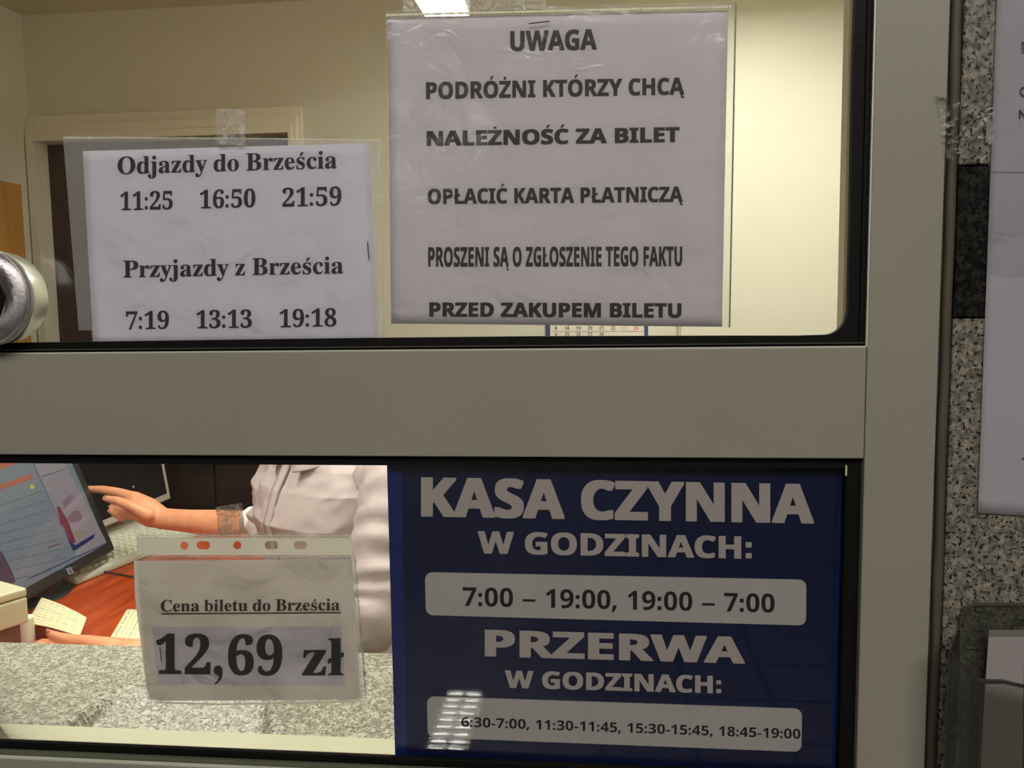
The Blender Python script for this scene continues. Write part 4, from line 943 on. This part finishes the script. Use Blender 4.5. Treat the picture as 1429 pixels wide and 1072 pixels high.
# blue opening hours sign
M_navy = mat('navy_sign_print', srgb(16, 25, 60), 0.35, var=0.12, vscale=14, coat=1.0, coat_rough=0.012)
M_navy_edge = mat('brighter_blue_border', srgb(20, 38, 96), 0.35, coat=1.0, coat_rough=0.012)
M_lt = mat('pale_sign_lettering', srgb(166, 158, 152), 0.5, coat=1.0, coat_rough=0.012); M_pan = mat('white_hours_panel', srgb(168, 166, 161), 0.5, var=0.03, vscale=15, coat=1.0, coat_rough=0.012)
n4 = empty('opening_hours_sign', PY(860, 1072, GL), 'navy blue sign with opening hours, KASA CZYNNA, on the lower pane', 'sign')
pxprism('board', [(541, 640), (1183, 640), (1164.5, 1084), (1000, 1077), (558, 1056.5), (552.5, 1050)], GL - 0.0004, 0.0028, M_navy_edge, n4)
pxprism('print_field', [(560, 640), (1172, 640), (1157, 1084), (1000, 1077), (568, 1057)], GL - 0.0033, 0.0001, M_navy, n4)
Ys = GL - 0.0040
def on4(x, y): return PY(x, y, Ys)
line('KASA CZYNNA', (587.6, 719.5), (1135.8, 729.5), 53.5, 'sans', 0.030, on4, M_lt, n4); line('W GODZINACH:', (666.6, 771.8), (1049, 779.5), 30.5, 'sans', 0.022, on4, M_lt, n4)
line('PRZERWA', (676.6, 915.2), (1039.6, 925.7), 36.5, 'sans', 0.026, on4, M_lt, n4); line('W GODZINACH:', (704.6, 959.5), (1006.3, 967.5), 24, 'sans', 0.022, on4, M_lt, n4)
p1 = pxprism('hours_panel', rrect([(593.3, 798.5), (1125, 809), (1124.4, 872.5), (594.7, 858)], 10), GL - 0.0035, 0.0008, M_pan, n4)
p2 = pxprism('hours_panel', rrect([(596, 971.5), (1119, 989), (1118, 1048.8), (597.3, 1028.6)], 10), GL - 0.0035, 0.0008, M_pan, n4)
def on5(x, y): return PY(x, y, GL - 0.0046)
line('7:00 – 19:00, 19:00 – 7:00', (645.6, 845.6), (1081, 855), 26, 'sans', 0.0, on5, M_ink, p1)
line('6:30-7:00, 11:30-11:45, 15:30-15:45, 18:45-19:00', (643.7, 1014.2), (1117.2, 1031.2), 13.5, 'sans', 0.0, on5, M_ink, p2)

# ------------------------------------------------------------------ round metal fitting on the left
kc = PY(-4.6, 413, 0.0)
mk_ = empty('glass_fitting', kc + Vector((0, 0.012, 0)), 'round brushed metal fitting on the upper pane at the left edge', 'fitting')
M_brush = mat('brushed_steel', srgb(190, 184, 186), 0.34, metal=0.9, stretch=(1, 1, 1), bump=0.15, bscale=400)
M_pol = mat('polished_steel_rim', srgb(214, 214, 200), 0.3, metal=0.7)
def lathe(name, prof, c, m, parent, n=64):
    vs = []; fs = []
    for (r, y) in prof:
        for k in range(n): t = 2 * math.pi * k / n; vs.append(Vector((c.x + r * math.cos(t), y, c.z + r * math.sin(t))))
    for i in range(len(prof) - 1):
        for k in range(n): a = i * n + k; b = i * n + (k + 1) % n; fs.append([a, b, b + n, a + n])
    fs.append(list(range(n))); fs.append(list(reversed(range((len(prof) - 1) * n, len(prof) * n))))
    bm = bmesh.new(); vv = [bm.verts.new(v) for v in vs]
    for f in fs: bm.faces.new([vv[i] for i in f])
    return mkbm(name, bm, m, parent, False)
c0 = PY(-32, 418, -0.021)
cc = Vector(((kc.x + c0.x) / 2, 0, (kc.z + c0.z) / 2))
o = lathe('rim', [(0.0325, 0.0125), (0.0335, 0.010), (0.0350, -0.006), (0.0356, -0.0150)], cc, M_pol, mk_)
for p in o.data.polygons: p.use_smooth = len(p.vertices) == 4
nt_ = M_brush.node_tree; b_ = nt_.nodes['Principled BSDF']; b_.inputs['Anisotropic'].default_value = 0.85; tg_ = nt_.nodes.new('ShaderNodeTangent'); tg_.direction_type = 'RADIAL'; tg_.axis = 'Y'; nt_.links.new(tg_.outputs[0], b_.inputs['Tangent'])
o = lathe('face', [(0.0356, -0.0151), (0.0352, -0.0162), (0.0225, -0.0180), (0.021, -0.0178)], cc, M_brush, mk_)
for p in o.data.polygons: p.use_smooth = len(p.vertices) == 4
lathe('socket', [(0.0205, -0.0182), (0.0200, -0.0186), (0.014, -0.0186)], cc, M_gasket, mk_, 8)

# ------------------------------------------------------------------ right: poster in a sleeve, tape, leaflet holder
YW = 0.0075
n5 = empty('wall_poster', PY(1420, 716, YW), 'grey-white printed notice cut off by the right edge, on the granite wall', 'notice')
sheet('paper', [(1393, -60), (1720, -50), (1690, 735), (1364, 716)], YW - 0.0005, mat('poster_paper', srgb(176, 170, 178), 0.8, var=0.04, vscale=18, bump=0.1, bscale=40), n5, 30, 40, 0.0003, seed=4)
def on6(x, y): return PY(x, y, YW - 0.0020)
line('S', (1425.5, 68), (1431.5, 68.5), 10, 'plain', 0.008, on6, M_ink, n5); mk('underline', [on6(1426, 71), on6(1440, 71), on6(1440, 72.6), on6(1426, 72.6)], [[0, 1, 2, 3]], M_ink, n5)
line('C', (1423.5, 134), (1432.5, 134.5), 13, 'plain', 0.006, on6, M_ink, n5); line('N', (1422.5, 166), (1433, 166.5), 13, 'plain', 0.006, on6, M_ink, n5)
mk('fold_line', [on6(1381, 239.2), on6(1480, 240.2), on6(1480, 241), on6(1381, 240)], [[0, 1, 2, 3]], mat('fold_shadow', srgb(120, 116, 118), 0.8), n5)
mk('text_dash', [on6(1426.5, 639), on6(1436, 639), on6(1436, 641), on6(1426.5, 641)], [[0, 1, 2, 3]], M_ink, n5)
sheet('sleeve_front', [(1383, -60), (1730, -50), (1700, 392), (1378, 383)], YW - 0.0026, M_sleeve, n5, 24, 36, 0.0006, 30, seed=6)
pxprism('white_tab', [(1376, 169), (1384.5, 169), (1383, 199.5), (1375.6, 199.5)], YW - 0.0012, 0.0003, mat('tab', srgb(150, 148, 132), 0.6), n5)
tape([(1302, 132), (1385, 150), (1384, 232), (1318, 222)], 0.0005, M_tape_thin, 'clear crumpled tape bridging the window frame and the wall poster', 20, 18, 0.0022, 70)
M_acr = clear('smoked_acrylic', (0.80, 0.82, 0.78, 1), haze=0.06, hazecol=(0.5, 0.5, 0.45, 1), rough=0.05, gl=1.0)
M_acr_edge = mat('acrylic_edge', srgb(62, 58, 56), 0.2)
n6 = empty('leaflet_holder', PY(1400, 1100, YW), 'clear acrylic leaflet holder on the granite wall, lower right', 'holder')
bp_ = [(1338, 1120), (1338, 870), (1340, 856), (1346, 847), (1358, 842.5), (1500, 842.5), (1500, 1120)]
pxprism('back_plate', bp_, YW - 0.0002, 0.002, M_acr, n6)
pxprism('plate_edge', [(1337, 912), (1337, 870), (1339, 855.5), (1345.5, 846), (1358, 841), (1500, 841), (1500, 844), (1358, 844), (1347.5, 848.5), (1341, 856.5), (1339.4, 870), (1339.4, 912)], YW - 0.0003, 0.0022, mat('soft_acrylic_edge', srgb(84, 78, 74), 0.25), n6)
YF = YW - 0.035
fp = [(1324, 909), (1360.5, 945.5), (1370, 950), (1398, 950), (1500, 975), (1500, 1120), (1314, 1120)]
pxprism('front_pocket', fp, YF, 0.002, M_acr, n6)
pxprism('pocket_rim', [(1323, 908), (1326, 907.5), (1361, 943), (1371, 947.6), (1399, 948), (1500, 973), (1500, 976), (1399, 952), (1369, 953), (1359, 948)], YF - 0.0001, 0.0026, M_acr_edge, n6)
prism('side_wall', [PY(1324.5, 909, YF), PY(1338, 880, YW - 0.0022), PY(1330, 1120, YW - 0.0022), PY(1314.5, 1120, YF)], Vector((0.0012, 0, 0)), M_acr, n6)
for xx, mm in ((1357, M_acr_edge), (1369, mat('rib_edge', srgb(74, 72, 62), 0.3))):
    pxprism('pocket_rib', [(xx - 1.4, 951), (xx + 1.4, 951), (xx - 2.6, 1120), (xx - 7.4, 1120)], YF + 0.003, 0.0012, mm, n6)
n7 = empty('leaflet', PY(1400, 1100, YW - 0.008), 'plain grey leaflet standing in the acrylic holder', 'leaflet')
pxprism('leaflet_sheet', [(1379, 889), (1429, 889), (1425, 1120), (1364, 1120)], YW - 0.012, 0.0006, mat('leaflet_paper', srgb(168, 160, 158), 0.7, var=0.03), n7)
pxprism('leaflet_header', [(1379.6, 879), (1429, 879), (1429, 889), (1379, 889)], YW - 0.0110, 0.0006, mat('leaflet_grey', srgb(124, 118, 112), 0.7), n7)
